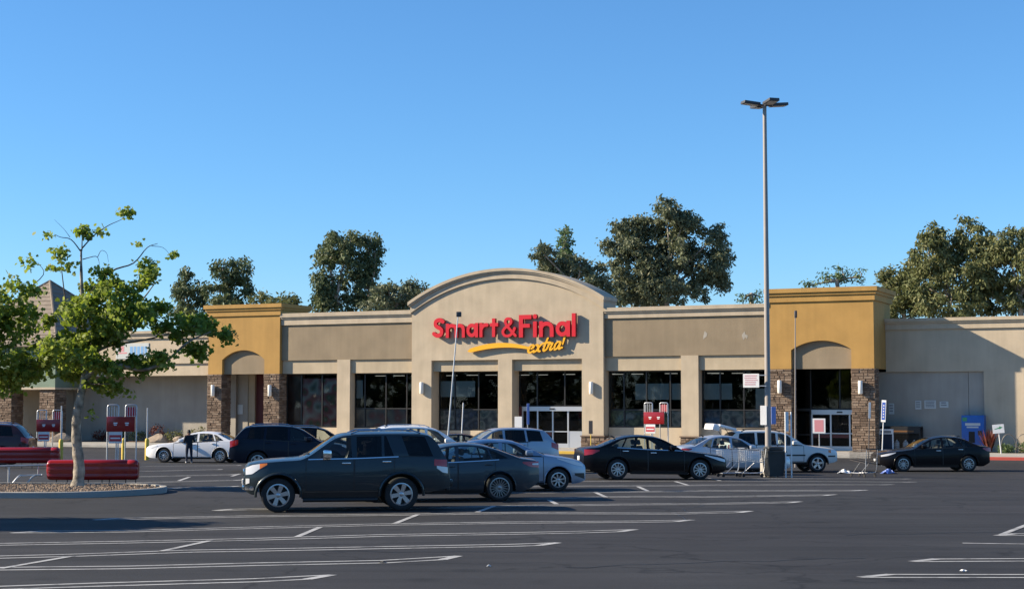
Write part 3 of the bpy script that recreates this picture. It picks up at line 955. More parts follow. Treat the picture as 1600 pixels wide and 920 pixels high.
tower(-22.0, -16.46, 8.76, -20.90, -17.62, 5.18, 2.0, 11, True)
tower(15.86, 21.65, 8.70, 17.06, 20.41, 5.30, 3.4, 21, True)
# behind the left arch: stucco wall, then a dark doorway
bx("porch_wall", "stucco_taupe", -20.92, -17.60, 0.25, 0.99, 4.252, 5.95)
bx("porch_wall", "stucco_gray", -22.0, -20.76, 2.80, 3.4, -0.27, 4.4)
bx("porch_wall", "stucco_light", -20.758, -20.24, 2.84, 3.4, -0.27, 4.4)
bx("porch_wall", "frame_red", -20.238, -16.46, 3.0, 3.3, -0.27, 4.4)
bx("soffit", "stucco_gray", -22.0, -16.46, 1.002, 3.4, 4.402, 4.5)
# behind the right arch: header and entrance doors
bx("porch_wall", "stucco_taupe", 17.04, 20.43, 0.25, 0.99, 4.252, 5.97)
bx("soffit", "stucco_gray", 15.86, 21.28, 1.002, 3.0, 4.402, 4.5)
auto_door(17.70, 20.9, 1.95, -0.27, 1.99, 3, False)
window(15.86, 21.28, 1.95, 1.995, 4.40, (17.65, 19.3), ())
window(15.86, 17.64, 1.95, -0.27, 1.99, (), (0.6,))
bx("porch_wall", "stucco_gray", 20.95, 21.28, 1.80, 2.4, -0.27, 1.99)

# ---- right-hand blank wall with a sunk panel
bx("wall", "stucco_cream", 21.66, 45, 3.0, 3.8, 4.10, 6.9)
bx("wall", "stucco_cream", 26.95, 45, 3.0, 3.8, -0.27, 4.098)
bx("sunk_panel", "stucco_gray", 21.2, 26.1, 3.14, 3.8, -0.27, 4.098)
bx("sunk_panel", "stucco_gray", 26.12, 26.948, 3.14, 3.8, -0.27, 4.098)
cornice("cornice", "stucco_cream", 21.66, 45, 3.0, 7.06, 6.78, 6.45, depth=0.9)

# ---- shell and shop interior
bx("roof", "roofing", -22, 45, 3.81, 55, 6.4, 6.6)
bx("roof", "roofing", -16.4, 15.8, 1.42, 3.80, 6.4, 6.6)
bx("wall", "stucco_gray", -22, 45, 54.6, 55, -0.4, 6.398)
bx("wall", "stucco_gray", 44.6, 45, 3.81, 54.59, -0.4, 6.398)
bx("wall", "stucco_gray", -22, -21.6, 2.61, 54.59, -0.4, 6.398)
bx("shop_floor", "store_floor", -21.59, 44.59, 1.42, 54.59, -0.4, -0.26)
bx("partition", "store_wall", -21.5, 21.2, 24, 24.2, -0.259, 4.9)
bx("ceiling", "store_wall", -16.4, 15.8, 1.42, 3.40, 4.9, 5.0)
bx("ceiling", "store_wall", -21.5, 44.5, 3.41, 54.5, 4.9, 5.0)
emit_mat("tube_light", (1.0, 0.97, 0.90), 0.22)
for vv in (5.5, 10.5):
    for k in range(-11, 11):
        if (k * 7 + int(vv)) % 5 in (0, 3): continue
        m = MB(); m.box(k * 1.35 - 0.38, k * 1.35 + 0.38, vv, vv + 0.18, 4.06 + 0.016 * vv, 4.10 + 0.016 * vv)
        m.build("ceiling_light", "tube_light", SHOP)
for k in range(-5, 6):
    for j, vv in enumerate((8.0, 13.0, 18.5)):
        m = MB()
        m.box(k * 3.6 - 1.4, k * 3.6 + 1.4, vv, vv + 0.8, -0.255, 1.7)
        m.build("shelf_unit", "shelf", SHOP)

# old fixing scars in the stucco
for u_, z_ in ((12.0, 6.18), (14.35, 6.16)):
    m = MB(); rq = random.Random(int(u_ * 10))
    m.prism([(u_ + math.cos(a * 0.7) * rq.uniform(.04, .20), z_ + math.sin(a * 0.7) * rq.uniform(.06, .30)) for a in range(9)], 0.213, 0.2165)
    m.build("paint_scar", "stucco_gray", SHOP)

# ---- wall lanterns: each a thing of its own
def lantern_mesh():
    m = MB()
    pr = [(0.0, -0.36), (0.10, -0.36), (0.125, -0.33), (0.125, 0.33), (0.10, 0.36), (0.0, 0.36)]
    m.lathe(pr, 16)
    return m.mesh("wall_lantern", "lamp_white", smooth=40)


def lantern(u, v, z, label):
    x, y = xy_of(u, v)
    o = empty("wall_lantern", (x, y, z), -PHI, label, "wall lamp", "lanterns along the shop front")
    if "lm" not in CACHE: CACHE["lm"] = lantern_mesh()
    link("lamp_shade", CACHE["lm"], o)
    m = MB(); m.bbox(-0.09, 0.09, 0.02, 0.135, -0.30, 0.30, 0.012); m.build("back_plate", "aluminium", o)


CACHE = {}
lantern(-21.46, -0.22, 3.19, "white wall lantern on the left stone pier of the left ochre tower")
lantern(-17.05, -0.22, 3.17, "white wall lantern on the right stone pier of the left ochre tower")
lantern(-6.06, -0.13, 3.29, "white wall lantern on the left column of the arched centre")
lantern(5.16, -0.13, 3.25, "white wall lantern on the right column of the arched centre")
lantern(16.45, -0.22, 3.27, "white wall lantern on the stone pier beside the tall lot light")
lantern(20.93, -0.22, 3.22, "white wall lantern on the rightmost stone pier")


# ================================================================== SIGN LETTERING (strokes joined into outlines)
def stroke_polys(path, w, taper=None):
    P = [Vector((p[0], p[1])) for p in path]
    polys = []
    for i, p in enumerate(P):
        ww = w if taper is None else w * taper(i / max(1, len(P) - 1))
        polys.append([p + Vector((math.cos(a), math.sin(a))) * ww / 2 for a in [2 * math.pi * k / 14 for k in range(14)]])
        if i + 1 < len(P):
            q = P[i + 1]
            w2 = w if taper is None else w * taper((i + 1) / max(1, len(P) - 1))
            t = (q - p)
            if t.length < 1e-6: continue
            t.normalize(); nn = Vector((-t.y, t.x))
            polys.append([p - nn * ww / 2, q - nn * w2 / 2, q + nn * w2 / 2, p + nn * ww / 2])
    return polys


def bar(x0, x1, y0, y1):
    return [Vector((x0, y0)), Vector((x1, y0)), Vector((x1, y1)), Vector((x0, y1))]


def arcp(cx, cy, rx, ry, a0, a1, n=18):
    return [(cx + rx * math.cos(R(a0 + (a1 - a0) * i / n)), cy + ry * math.sin(R(a0 + (a1 - a0) * i / n))) for i in range(n + 1)]


def union_mesh(polys, depth, M, name, mats):
    """union of polygons, extruded; M maps (x, z-up) plane: local (x, 0, y)"""
    vs = []; fs = []
    for p in polys:
        b = len(vs); vs += p; fs.append(list(range(b, b + len(p))))
    r = geometry.delaunay_2d_cdt(vs, [], fs, 1, 1e-4)
    co, faces = r[0], [f for f, og in zip(r[2], r[5]) if og]     # keeps the counters of the letters open
    m = MB(); n = len(co)
    cnt = {}
    out = []
    for f in faces:
        a, b, c = co[f[0]], co[f[1]], co[f[2]]
        if (b - a).cross(c - a) < 0: f = list(reversed(f))
        out.append(f)
        for i in range(len(f)):
            cnt[(f[i], f[(i + 1) % len(f)])] = 1
    V = [M @ Vector((c.x, -depth, c.y)) for c in co] + [M @ Vector((c.x, 0, c.y)) for c in co]
    m.add(V, [tuple(f) for f in out] + [tuple(n + i for i in reversed(f)) for f in out])
    m.cur = 1
    b = len(m.v) - 2 * n
    for (i, j) in cnt:
        if (j, i) not in cnt:
            m.f.append((b + i, b + n + i, b + n + j, b + j)); m.m.append(1)
    return m.mesh(name, mats)


W = 0.20
GL = {
    'S': (0.74, lambda: stroke_polys([tuple(p) for p in catmull([(0.64, 0.80), (0.50, 0.875), (0.33, 0.875), (0.19, 0.79), (0.18, 0.64), (0.30, 0.54), (0.46, 0.47), (0.56, 0.36), (0.54, 0.21), (0.41, 0.125), (0.24, 0.125), (0.08, 0.21)], 5)], W)),
    'm': (1.06, lambda: [bar(0, .182, 0, .70)] + stroke_polys(arcp(.36, .42, .25, .175, 170, 0), .182) + [bar(.53, .715, 0, .43)] + stroke_polys(arcp(.83, .42, .225, .175, 170, 0), .175) + [bar(.98, 1.16, 0, .43)]),
    'a': (0.80, lambda: stroke_polys(arcp(.335, .345, .235, .245, 0, 360, 30), .178) + [bar(.535, .715, 0, .70)]),
    'r': (0.50, lambda: [bar(0, .182, 0, .70)] + stroke_polys(arcp(.40, .36, .28, .235, 165, 80, 8), .18)),
    't': (0.52, lambda: [bar(.12, .305, 0, .90), bar(0, .48, .51, .68)]),
    'F': (0.62, lambda: [bar(0, .20, 0, 1.0), bar(0, .62, .81, 1.0), bar(0, .54, .43, .60)]),
    'i': (0.32, lambda: [bar(0, .182, 0, .70)] + stroke_polys([(.091, .92)], .21)),
    'n': (0.72, lambda: [bar(0, .182, 0, .70)] + stroke_polys(arcp(.36, .40, .25, .19, 170, 0), .182) + [bar(.53, .715, 0, .41)]),
    'l': (0.30, lambda: [bar(0, .182, 0, 1.02)]),
    '&': (0.80, lambda: stroke_polys([tuple(p) for p in catmull([(.70, .08), (.52, .28), (.32, .52), (.22, .70), (.25, .83), (.37, .87), (.48, .80), (.48, .67), (.35, .55), (.18, .42), (.10, .27), (.16, .12), (.32, .07), (.48, .13), (.60, .28), (.66, .42)], 5)], .125)),
}
sx, sy = xy_of(0, -0.10)
SIGN = empty("storefront_sign", (sx, sy, 6.30), -PHI, "red block letter sign with yellow swoosh and script on the arched gable", "sign")
ADV = 0.06


def set_word(word, u0, u1, cap, z=0.0):
    tot = sum({'m': 1.16, 'a': .715, 'r': .55, 't': .48, 'F': .62, 'i': .215, 'n': .72, 'l': .215, 'S': .74, '&': .74}[c] for c in word) + 0.085 * (len(word) - 1)
    k = (u1 - u0) / tot
    x = u0
    for c in word:
        wd = {'m': 1.16, 'a': .715, 'r': .55, 't': .48, 'F': .62, 'i': .215, 'n': .72, 'l': .215, 'S': .74, '&': .74}[c]
        M = Matrix.Translation((x, 0, z)) @ Matrix.Diagonal((k, 1, cap, 1))
        link("letter", union_mesh(GL[c][1](), 0.22, M, "letter", ["sign_red", "sign_red_side"]), SIGN)
        x += (wd + 0.085) * k


set_word("Smart", -5.22, -0.78, 1.24, 0.03)
set_word("&", -0.60, 0.42, 1.30, -0.02)
set_word("Final", 0.60, 4.30, 1.34, -0.03)
# yellow swoosh
sw = []
for i in range(25):
    t = i / 24
    u = -2.80 + 4.05 * t
    zc = 5.47 + 0.36 * math.sin(math.pi * min(1, t * 0.86 + 0.02)) ** 0.9
    sw.append((u, zc - 6.30))
sp_ = stroke_polys(sw, 0.30, lambda t: 0.35 + 0.65 * math.sin(math.pi * min(1, (1 - t) * 0.72 + 0.06)) if t > 0.02 else 0.3)
link("swoosh", union_mesh(sp_, 0.16, Matrix.Identity(4), "swoosh", ["sign_yellow", "sign_dark_side"]), SIGN)
# slanted script word
SC = {
    'e': (.40, [[(.04, .24), (.30, .30), (.34, .42), (.24, .50), (.12, .44), (.06, .26), (.10, .08), (.24, .02), (.40, .12)]]),
    'x': (.44, [[(.06, .48), (.18, .42), (.26, .10), (.38, .02)], [(.42, .50), (.30, .38), (.16, .10), (.02, .02)]]),
    't': (.30, [[(.20, .82), (.14, .40), (.12, .12), (.20, .02), (.32, .12)], [(.0, .52), (.34, .54)]]),
    'r': (.36, [[(.02, .20), (.10, .52), (.12, .44), (.24, .46), (.26, .40), (.20, .14), (.26, .02), (.36, .10)]]),
    'a': (.46, [[(.34, .46), (.20, .50), (.08, .38), (.06, .12), (.14, .02), (.26, .12), (.36, .44), (.34, .12), (.40, .02), (.48, .10)]]),
}
x = 1.06
slant = Matrix(((1, 0, 0.30, 0), (0, 1, 0, 0), (0.11, 0, 1, 0), (0, 0, 0, 1)))
for c in "extra":
    wd, paths = SC[c]
    po = []
    for p in paths:
        po += stroke_polys([tuple(q) for q in catmull(p, 4)], 0.125)
    k = 1.08
    M = Matrix.Translation((x, -0.004 * len(SIGN.children) % 0.02, 5.32 - 6.30 + 0.10 * (x - 1.06))) @ slant @ Matrix.Diagonal((k, 1, 0.92, 1))
    link("letter", union_mesh(po, 0.16, M, "letter", ["sign_yellow", "sign_dark_side"]), SIGN)
    x += wd * k + 0.02
po = stroke_polys([(0.0, .30), (0.0, 1.0)], 0.15, lambda t: 0.6 + 0.5 * t) + stroke_polys([(0.0, 0.06)], 0.16)
M = Matrix.Translation((x + 0.06, 0, 5.36 - 6.30 + 0.10 * (x - 1.06))) @ slant @ Matrix.Diagonal((1, 1, 0.78, 1))
link("letter", union_mesh(po, 0.16, M, "letter", ["sign_yellow", "sign_dark_side"]), SIGN)

# ================================================================== neighbour shop on the left, and its pavilion
NB = empty("neighbour_shop", (B0[0], B0[1], 0), -PHI, "low tan shop wing with shaded blank wall behind the street tree", "building")
bx("fascia", "stucco_cream", -60, -22.01, 0.25, 1.6, 5.00, 6.95, NB)
cornice("cornice", "stucco_cap", -60, -22.01, 0.25, 7.20, 6.92, 6.68, depth=1.0, parent=NB)
bx("header", "stucco_cream", -60, -22.01, 0.38, 1.6, 4.20, 4.998, NB)
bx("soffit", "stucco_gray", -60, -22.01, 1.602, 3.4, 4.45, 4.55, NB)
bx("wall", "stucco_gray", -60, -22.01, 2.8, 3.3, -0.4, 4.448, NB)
bx("roof", "roofing", -60, -22.01, 1.61, 30, 6.0, 6.2, NB)
bx("wall", "stucco_gray", -60, -22.01, 29.6, 30, -0.4, 5.99, NB)
b = bx("banner", "paper_white", -29.73, -27.0, 0.205, 0.23, 5.35, 6.40, NB)
for q_ in range(5): bx("banner_print", "banner_sky", -28.55 + q_ * 0.30, -28.33 + q_ * 0.30, 0.199, 0.203, 5.55 + 0.05 * (q_ % 2), 6.18, b)
bx("banner_print", "price_pink", -29.4, -29.05, 0.199, 0.203, 5.86, 6.20, b)
bx("banner_print", "price_pink", -29.5, -28.8, 0.199, 0.203, 5.70, 5.80, b)

PV = empty("corner_pavilion", (*xy_of(0.6, -0.7), 0), -PHI, "pavilion with tan hipped roof, green fascia and stone piers at far left", "building")
bx("fascia", "stucco_green", -44.7, -34.75, 0.0, 10.0, 3.45, 6.4, PV)
bx("fascia_band", "stucco_cap", -44.78, -34.67, -0.08, 10.08, 3.30, 3.448, PV)
stone_pier(-36.16, -34.80, 0.05, 1.3, -0.27, 3.298, 31, PV)
stone_pier(-39.75, -38.60, 0.05, 1.3, -0.27, 3.298, 33, PV)
stone_pier(-44.6, -43.4, 0.05, 1.3, -0.27, 3.298, 35, PV)
stone_pier(-36.16, -34.80, 8.5, 9.8, -0.27, 3.298, 37, PV)
bx("wall", "stucco_light", -44.5, -36.4, 2.6, 3.0, -0.27, 3.298, PV)
bx("wall", "stucco_gray", -36.4, -36.1, 2.6, 9, -0.27, 3.298, PV)
ap = Vector((-39.72, 5, 11.25)); e0, e1, f0, f1 = -45.3, -34.15, -0.6, 10.6
cs = [Vector((e0, f0, 6.42)), Vector((e1, f0, 6.42)), Vector((e1, f1, 6.42)), Vector((e0, f1, 6.42))]
rf = MB(); rf.add([tuple(c) for c in cs] + [tuple(ap)] + [(c.x, c.y, 6.25) for c in cs], [(0, 1, 4), (1, 2, 4), (2, 3, 4), (3, 0, 4), (0, 5, 6, 1), (1, 6, 7, 2), (2, 7, 8, 3), (3, 8, 5, 0), (8, 7, 6, 5)])
rf = rf.build("roof", "roof_tile", PV)
for k in range(2):      # shingle courses and hips on the two slopes that show
    a, b_ = cs[k], cs[k + 1]
    nrm = (b_ - a).cross(ap - a).normalized()
    for i in range(1, 15):
        t = i / 15
        p = a.lerp(ap, t); q = b_.lerp(ap, t)
        m = MB(); m.tube([p + nrm * 0.01, q + nrm * 0.01], 0.035, 5); m.build("shingle_course", "roof_tile", rf)
for c in cs:
    m = MB(); m.tube([c, ap], 0.09, 6); m.build("hip_ridge", "roof_tile", rf)

# ================================================================== CARS
def wheel_meshes(style, Rw, wd):
    key = (style, Rw, wd)
    if key in CACHE: return CACHE[key]
    rr = {"six": 0.66, "ten": 0.66, "multi": 0.74, "five": 0.68, "eight": 0.66}[style] * Rw
    toY = Matrix.Rotation(R(90), 4, 'X')      # lathe axis Z -> -Y (outside faces -y)
    t = MB()
    h = wd / 2
    t.lathe([(rr, -h * 0.9), (rr + 0.03, -h), (Rw - 0.05, -h), (Rw - 0.015, -h * 0.86), (Rw, -h * 0.6), (Rw, h * 0.6), (Rw - 0.015, h * 0.86), (Rw - 0.05, h), (rr + 0.03, h), (rr, h * 0.9)], 36, toY, close=True)
    ty = t.mesh("wheel", "tyre", smooth=35)
    m = MB()
    # outside is +z before rotation
    m.lathe([(rr + 0.006, h * 0.92), (rr - 0.02, h * 0.95), (rr - 0.032, h * 0.7), (rr - 0.03, -h * 0.5)], 36, toY, caps=False)
    n = {"six": 6, "ten": 10, "multi": 18, "five": 5, "eight": 8}[style]
    sw = {"six": 0.30, "ten": 0.17, "multi": 0.085, "five": 0.30, "eight": 0.20}[style]
    for k in range(n):
        a = 2 * math.pi * k / n + 0.2
        Mz = toY @ Matrix.Rotation(a, 4, 'Z')
        w0 = sw * rr * 0.5; w1 = sw * rr * (0.95 if style in ("six", "five") else 0.62)
        r0, r1 = rr * 0.16, rr - 0.022
        z0, z1 = h * 0.78, h * 0.84
        vs = [(r0, -w0, z0), (r0, w0, z0), (r1, w1 / 1.4, z1), (r1, -w1 / 1.4, z1), (r0, -w0, z0 - .05), (r0, w0, z0 - .05), (r1, w1 / 1.4, z1 - .06), (r1, -w1 / 1.4, z1 - .06)]
        m.add([Mz @ Vector(v) for v in vs], [(0, 1, 2, 3), (0, 4, 5, 1), (1, 5, 6, 2), (2, 6, 7, 3), (3, 7, 4, 0)][::1])
    m.lathe([(0.0, h * 0.86), (rr * 0.15, h * 0.85), (rr * 0.21, h * 0.78), (rr * 0.21, h * 0.5)], 20, toY, caps=False)
    m.cur = 1
    m.lathe([(rr - 0.033, -h * 0.1), (0.0, -h * 0.1)], 24, toY, caps=False)
    m.lathe([(rr * 0.72, h * 0.12), (rr * 0.72, h * 0.02), (0, h * 0.02)], 24, toY, caps=False)
    rim = m.mesh("rim", ["rim_gray" if style == "multi" else "rim", "brake"], smooth=35)
    CACHE[key] = (ty, rim)
    return CACHE[key]


class Car:
    def __init__(c, sp):
        c.sp = sp
        c.L = sp['L']; c.W = sp['W']
        c.ztop = pchip(sp['top']); c.belt = pchip(sp['belt']); c.bot = pchip(sp['bot'])
        c.fa, c.ra, c.R = sp['fa'], sp['ra'], sp['R']
        c.Ra = sp.get('Ra', c.R + 0.07)
        c.mid = (c.fa + c.ra) / 2
        c.sill = min(z for _, z in sp['bot'])
        c.g = pchip([(-0.2, 0.93), (0, .955), (.15, .985), (.45, 1.0), (.78, .985), (1.0, sp.get('shoulder', .955)), (1.2, .94)])
        roof = max(z for _, z in sp['top'])
        bm_ = c.belt(c.L / 2)
        c.k = sp.get('tumble', 0.20) / (roof - bm_)

    def wp(c, s):
        cf, lf, cr, lr = c.sp.get('plan', (0.24, 0.75, 0.16, 0.55))
        w = 1.0
        if s < lf: w -= cf * (1 - s / lf) ** 2.3
        d = c.L - s
        if d < lr: w -= cr * (1 - d / lr) ** 2.3
        return c.W / 2 * w

    def side(c, s, z):
        b = c.belt(s)
        if z <= b:
            return c.wp(s) * c.g((z - c.sill) / (b - c.sill))
        return c.wp(s) * c.g(1.0) - c.k * (z - b)

    def zbot(c, s):
        z = c.bot(s)
        for a in (c.fa, c.ra):
            d = abs(s - a)
            if d < c.Ra:
                z = max(z, c.R + math.sqrt(c.Ra ** 2 - d * d) * c.sp.get('archk', 1.0))
        return z

    def zs(c, s):
        return min(c.belt(s), c.ztop(s) - 0.05)

    def zr(c, s):
        z = c.zs(s)
        return z + max(0.004, c.ztop(s) - z - 0.055)

    def P(c, s, y, z):
        return Vector((c.mid - s, y, z))

    def patch(c, name, mt, parent, s0, s1, lo, hi, off, sides=(1, -1), n=10, rows=4, skirt=0.0, smooth=30):
        """panel laid on the body side between lo(s) and hi(s)"""
        obs = []
        for sd in sides:
            m = MB(); V = []; F = []
            for i in range(n + 1):
                s = s0 + (s1 - s0) * i / n
                a, b = lo(s), max(hi(s), lo(s) + 0.002)
                for r in range(rows + 1):
                    z = a + (b - a) * r / rows
                    V.append(c.P(s, sd * (c.side(s, z) + off), z))
            for i in range(n):
                for r in range(rows):
                    q = (i * (rows + 1) + r, (i + 1) * (rows + 1) + r, (i + 1) * (rows + 1) + r + 1, i * (rows + 1) + r + 1)
                    F.append(q if sd < 0 else tuple(reversed(q)))
            m.add(V, F)
            if skirt:
                ring = [i * (rows + 1) for i in range(n + 1)] + [n * (rows + 1) + r for r in range(1, rows + 1)] + [i * (rows + 1) + rows for i in range(n - 1, -1, -1)] + [r for r in range(rows - 1, 0, -1)]
                b0 = len(m.v)
                for i in ring:
                    v = Vector(m.v[i]); m.v.append((v.x, v.y - sd * skirt, v.z))
                for k in range(len(ring)):
                    k2 = (k + 1) % len(ring)
                    q = (ring[k], ring[k2], b0 + k2, b0 + k)
                    m.f.append(q if sd > 0 else tuple(reversed(q))); m.m.append(0)
            obs.append(m.build(name, mt, parent, smooth=smooth))
        return obs

    def win_poly(c, w):
        b0, b1, t0, t1 = w
        lo = lambda s: c.belt(s) + 0.03
        hi = lambda s: c.zr(s) - 0.045
        pts = []
        for i in range(9): pts.append((b0 + (b1 - b0) * i / 8, lo(b0 + (b1 - b0) * i / 8)))
        za, zb = lo(b1), hi(t1)
        for i in range(1, 5):
            s = b1 + (t1 - b1) * i / 5; pts.append((s, min(za + (zb - za) * i / 5, hi(s))))
        for i in range(9):
            s = t1 + (t0 - t1) * i / 8; pts.append((s, hi(s)))
        za, zb = hi(t0), lo(b0)
        for i in range(1, 5):
            s = t0 + (b0 - t0) * i / 5; pts.append((s, min(za + (zb - za) * i / 5, hi(s))))
        out = []
        for p in pts:
            p = (p[0], max(p[1], lo(p[0]) if False else p[1]))
            if not out or (abs(out[-1][0] - p[0]) + abs(out[-1][1] - p[1])) > 0.012: out.append(p)
        return out

    def build(c, name, paint, loc, heading, label, wheel="five", group="cars parked in the lot", dark_rear=False, extra=()):
        sp = c.sp
        x, y = loc
        root = empty(name, (x, y, gz(x, y)), 0, label, sp.get('cat', 'car'), group)
        nrm = gnormal(x, y)
        fx = Vector((math.cos(heading), math.sin(heading), 0)); fx = (fx - nrm * fx.dot(nrm)).normalized()
        fy = nrm.cross(fx)
        root.rotation_euler = Matrix((fx, fy, nrm)).transposed().to_euler()
        L = c.L
        ws0, ws1 = sp['ws']; rg0, rg1 = sp['rg']
        g0, g1 = sp['gh']
        st = {round(L * i / 46, 3) for i in range(47)} | {0.03, 0.08, 0.15, L - 0.03, L - 0.08, L - .15, ws0, ws1, rg0, rg1, g0, g1}
        for a in (c.fa, c.ra):
            st |= {round(a + c.Ra * q, 4) for q in (-1.003, -.997, -.96, -.88, -.75, -.6, -.4, -.2, 0, .2, .4, .6, .75, .88, .96, .997, 1.003)}
        st = sorted(s for s in st if 0 <= s <= L)
        nl = 8
        fr = [1.0, .965, .91, .8, .6, .3, 0.0]
        V = []; F = []
        hid = sp.get('hatch')          # open tailgate: leave the rear opening free
        for s in st:
            zb, zs_, zr_, zt = c.zbot(s), c.zs(s), c.zr(s), c.ztop(s)
            zb = min(zb, zs_ - 0.02)
            col = []
            for r in range(nl + 1):
                z = zb + (zs_ - zb) * r / nl
                col.append((c.side(s, z), z))
            yr = c.side(s, zr_) if zr_ > c.belt(s) else c.side(s, zs_) - 0.004
            for f_ in fr:
                col.append((yr * f_, zr_ + (zt - zr_) * (1 - f_ ** 3.2)))
            V.append(col)
        m = MB()
        K = nl + 1 + len(fr)
        verts = []
        for s, col in zip(st, V):
            for (yy, zz) in col: verts.append(c.P(s, yy, zz))
            for (yy, zz) in col: verts.append(c.P(s, -yy, zz))
        gl_ws = []; gl_rg = []
        for i in range(len(st) - 1):
            sm = (st[i] + st[i + 1]) / 2
            for half in (0, 1):
                a = (2 * i + half) * K; b = (2 * (i + 1) + half) * K
                for r in range(K - 1):
                    q = (a + r, a + r + 1, b + r + 1, b + r)
                    q = q if half == 0 else tuple(reversed(q))
                    q = tuple(reversed(q))
                    if r == nl and g0 < sm < g1: continue                 # greenhouse side: pillars and panes come below
                    if r >= nl + 3 and ws0 < sm < ws1: gl_ws.append(q); continue
                    if r >= nl + 3 and rg0 < sm < rg1: gl_rg.append(q); continue
                    F.append(q)
        for i in (0, len(st) - 1):
            loop = [2 * i * K + r for r in range(K)] + [(2 * i + 1) * K + r for r in range(K - 2, -1, -1)]
            F.append(tuple(loop) if i == 0 else tuple(reversed(loop)))
        m.add(verts, F)
        # greenhouse side plates with window openings
        gi = [i for i, s in enumerate(st) if g0 <= s <= g1]
        wins = [c.win_poly(w) for w in sp['win']]
        outer = [(st[i], c.zs(st[i])) for i in gi] + [(st[i], c.zr(st[i])) for i in reversed(gi)]
        loops = [outer] + wins
        flat = [p for l in loops for p in l]
        tri = geometry.tessellate_polygon([[Vector((a, b, 0)) for a, b in l] for l in loops])
        for sd in (1, -1):
            vv = [c.P(s, sd * c.side(s, z), z) for s, z in flat]
            ff = []
            for t in tri:
                n3 = (vv[t[1]] - vv[t[0]]).cross(vv[t[2]] - vv[t[0]])
                ff.append(tuple(t) if n3.y * sd > 0 else tuple(reversed(t)))
            m.add(vv, ff)
        body = m.build("body", paint, root, smooth=38)
        for nm, qs in (("windscreen", gl_ws), ("rear_window", gl_rg)):
            if not qs: continue
            g = MB(); idx = {}
            for q in qs:
                for i in q:
                    if i not in idx:
                        idx[i] = len(g.v); v = verts[i]; g.v.append((v.x, v.y, v.z - 0.006))
                g.f.append(tuple(idx[i] for i in q)); g.m.append(0)
            g.build(nm, "car_glass_dark" if (dark_rear and nm == "rear_window") else "car_glass", root, smooth=40)
        for wi, (w, l) in enumerate(zip(sp['win'], wins)):
            for sd in (1, -1):
                g = MB()
                vv = [c.P(s, sd * (c.side(s, z) - 0.008), z) for s, z in l]
                g.add(vv, [tuple(range(len(l))) if sd < 0 else tuple(reversed(range(len(l))))])
                g.build("side_window", "car_glass_dark" if (dark_rear and wi > 0) else "car_glass", root)
        # doors with a dark seal showing in the gaps
        for di, (a, b) in enumerate(sp['doors']):
            lo = lambda s: max(c.zbot(s) + 0.05, c.sill + sp.get('rocker', 0.09))
            hi = lambda s: c.belt(s) + 0.006
            c.patch("door_seal", "black_trim", root, a - 0.010, b + 0.010, lambda s: lo(s) - 0.014, hi, 0.0035, n=12, rows=5)
            for sd, d in zip((1, -1), c.patch("door", paint, root, a + 0.010, b - 0.010, lo, lambda s: hi(s) - 0.012, 0.008, n=12, rows=6)):
                hs = b - 0.17; hz = c.belt(hs) - 0.085
                h = MB(); yy = c.side(hs, hz) + 0.03
                h.bbox(c.mid - hs - 0.10, c.mid - hs + 0.10, sd * yy - 0.014, sd * yy + 0.014, hz - 0.017, hz + 0.017, 0.01)
                h.build("door_handle", sp.get('handle', paint), d, smooth=40)
        # belt moulding, sill trim
        c.patch("belt_moulding", sp.get('beltmat', "black_trim"), root, sp['doors'][0][0] + 0.05, sp['doors'][-1][1] + 0.1, lambda s: c.belt(s) + 0.006, lambda s: c.belt(s) + 0.028, 0.012, n=14, rows=1)
        c.patch("sill_trim", sp.get('sillmat', "black_trim"), root, c.fa + c.Ra + 0.02, c.ra - c.Ra - 0.02, lambda s: c.bot(s) - sp.get('trim', 0.02), lambda s: c.bot(s) + 0.06, 0.006, n=10, rows=2)
        # wheels
        ty, rim = wheel_meshes(wheel, c.R, sp.get('tw', 0.215))
        yw = c.W / 2 - sp.get('tw', 0.215) / 2 - 0.015
        for a in (c.fa, c.ra):
            for sd in (-1, 1):
                w = link("wheel", ty, root, (c.mid - a, sd * yw, c.R))
                w.rotation_euler = (0, 0, 0 if sd < 0 else math.pi)
                link("rim", rim, w)
                # arch lip
                ar = MB(); pts = []
                for k in range(17):
                    an = R(-4 + 188 * k / 16)
                    s = a - math.cos(an) * (c.Ra + 0.005); z = c.R + math.sin(an) * (c.Ra + 0.005) * sp.get('archk', 1.0)
                    if z < c.bot(s) - 0.05: continue
                    pts.append(c.P(s, sd * (c.side(s, z) + sp.get('flare', 0.004) - 0.012), z))
                ar.tube(pts, sp.get('flare_r', 0.018), 6)
                ar.build("wheel_arch", sp.get('flaremat', paint), root, smooth=60)
        # underbody, inner arches and cabin
        u = MB()
        u.box(c.mid - L + 0.35, c.mid - 0.35, -c.W / 2 + 0.26, c.W / 2 - 0.26, c.sill + 0.02, c.zs(L / 2) - 0.28)
        u.box(c.mid - c.ra + c.Ra + 0.02, c.mid - c.fa - c.Ra - 0.02, -c.W / 2 + 0.10, c.W / 2 - 0.10, c.sill + 0.03, c.sill + 0.30)
        u.box(c.mid - L + 0.25, c.mid - L + 0.5, -c.W / 2 + 0.3, c.W / 2 - 0.3, c.sill + 0.08, c.sill + 0.3)
        u.build("underbody", "underbody", root)
        it = MB()
        fb = sp['win'][0][0]
        it.box(c.mid - fb - 0.55, c.mid - fb - 0.05, -c.W / 2 + 0.18, c.W / 2 - 0.18, c.belt(fb) - 0.3, c.belt(fb) - 0.02)   # dash
        it.cur = 1
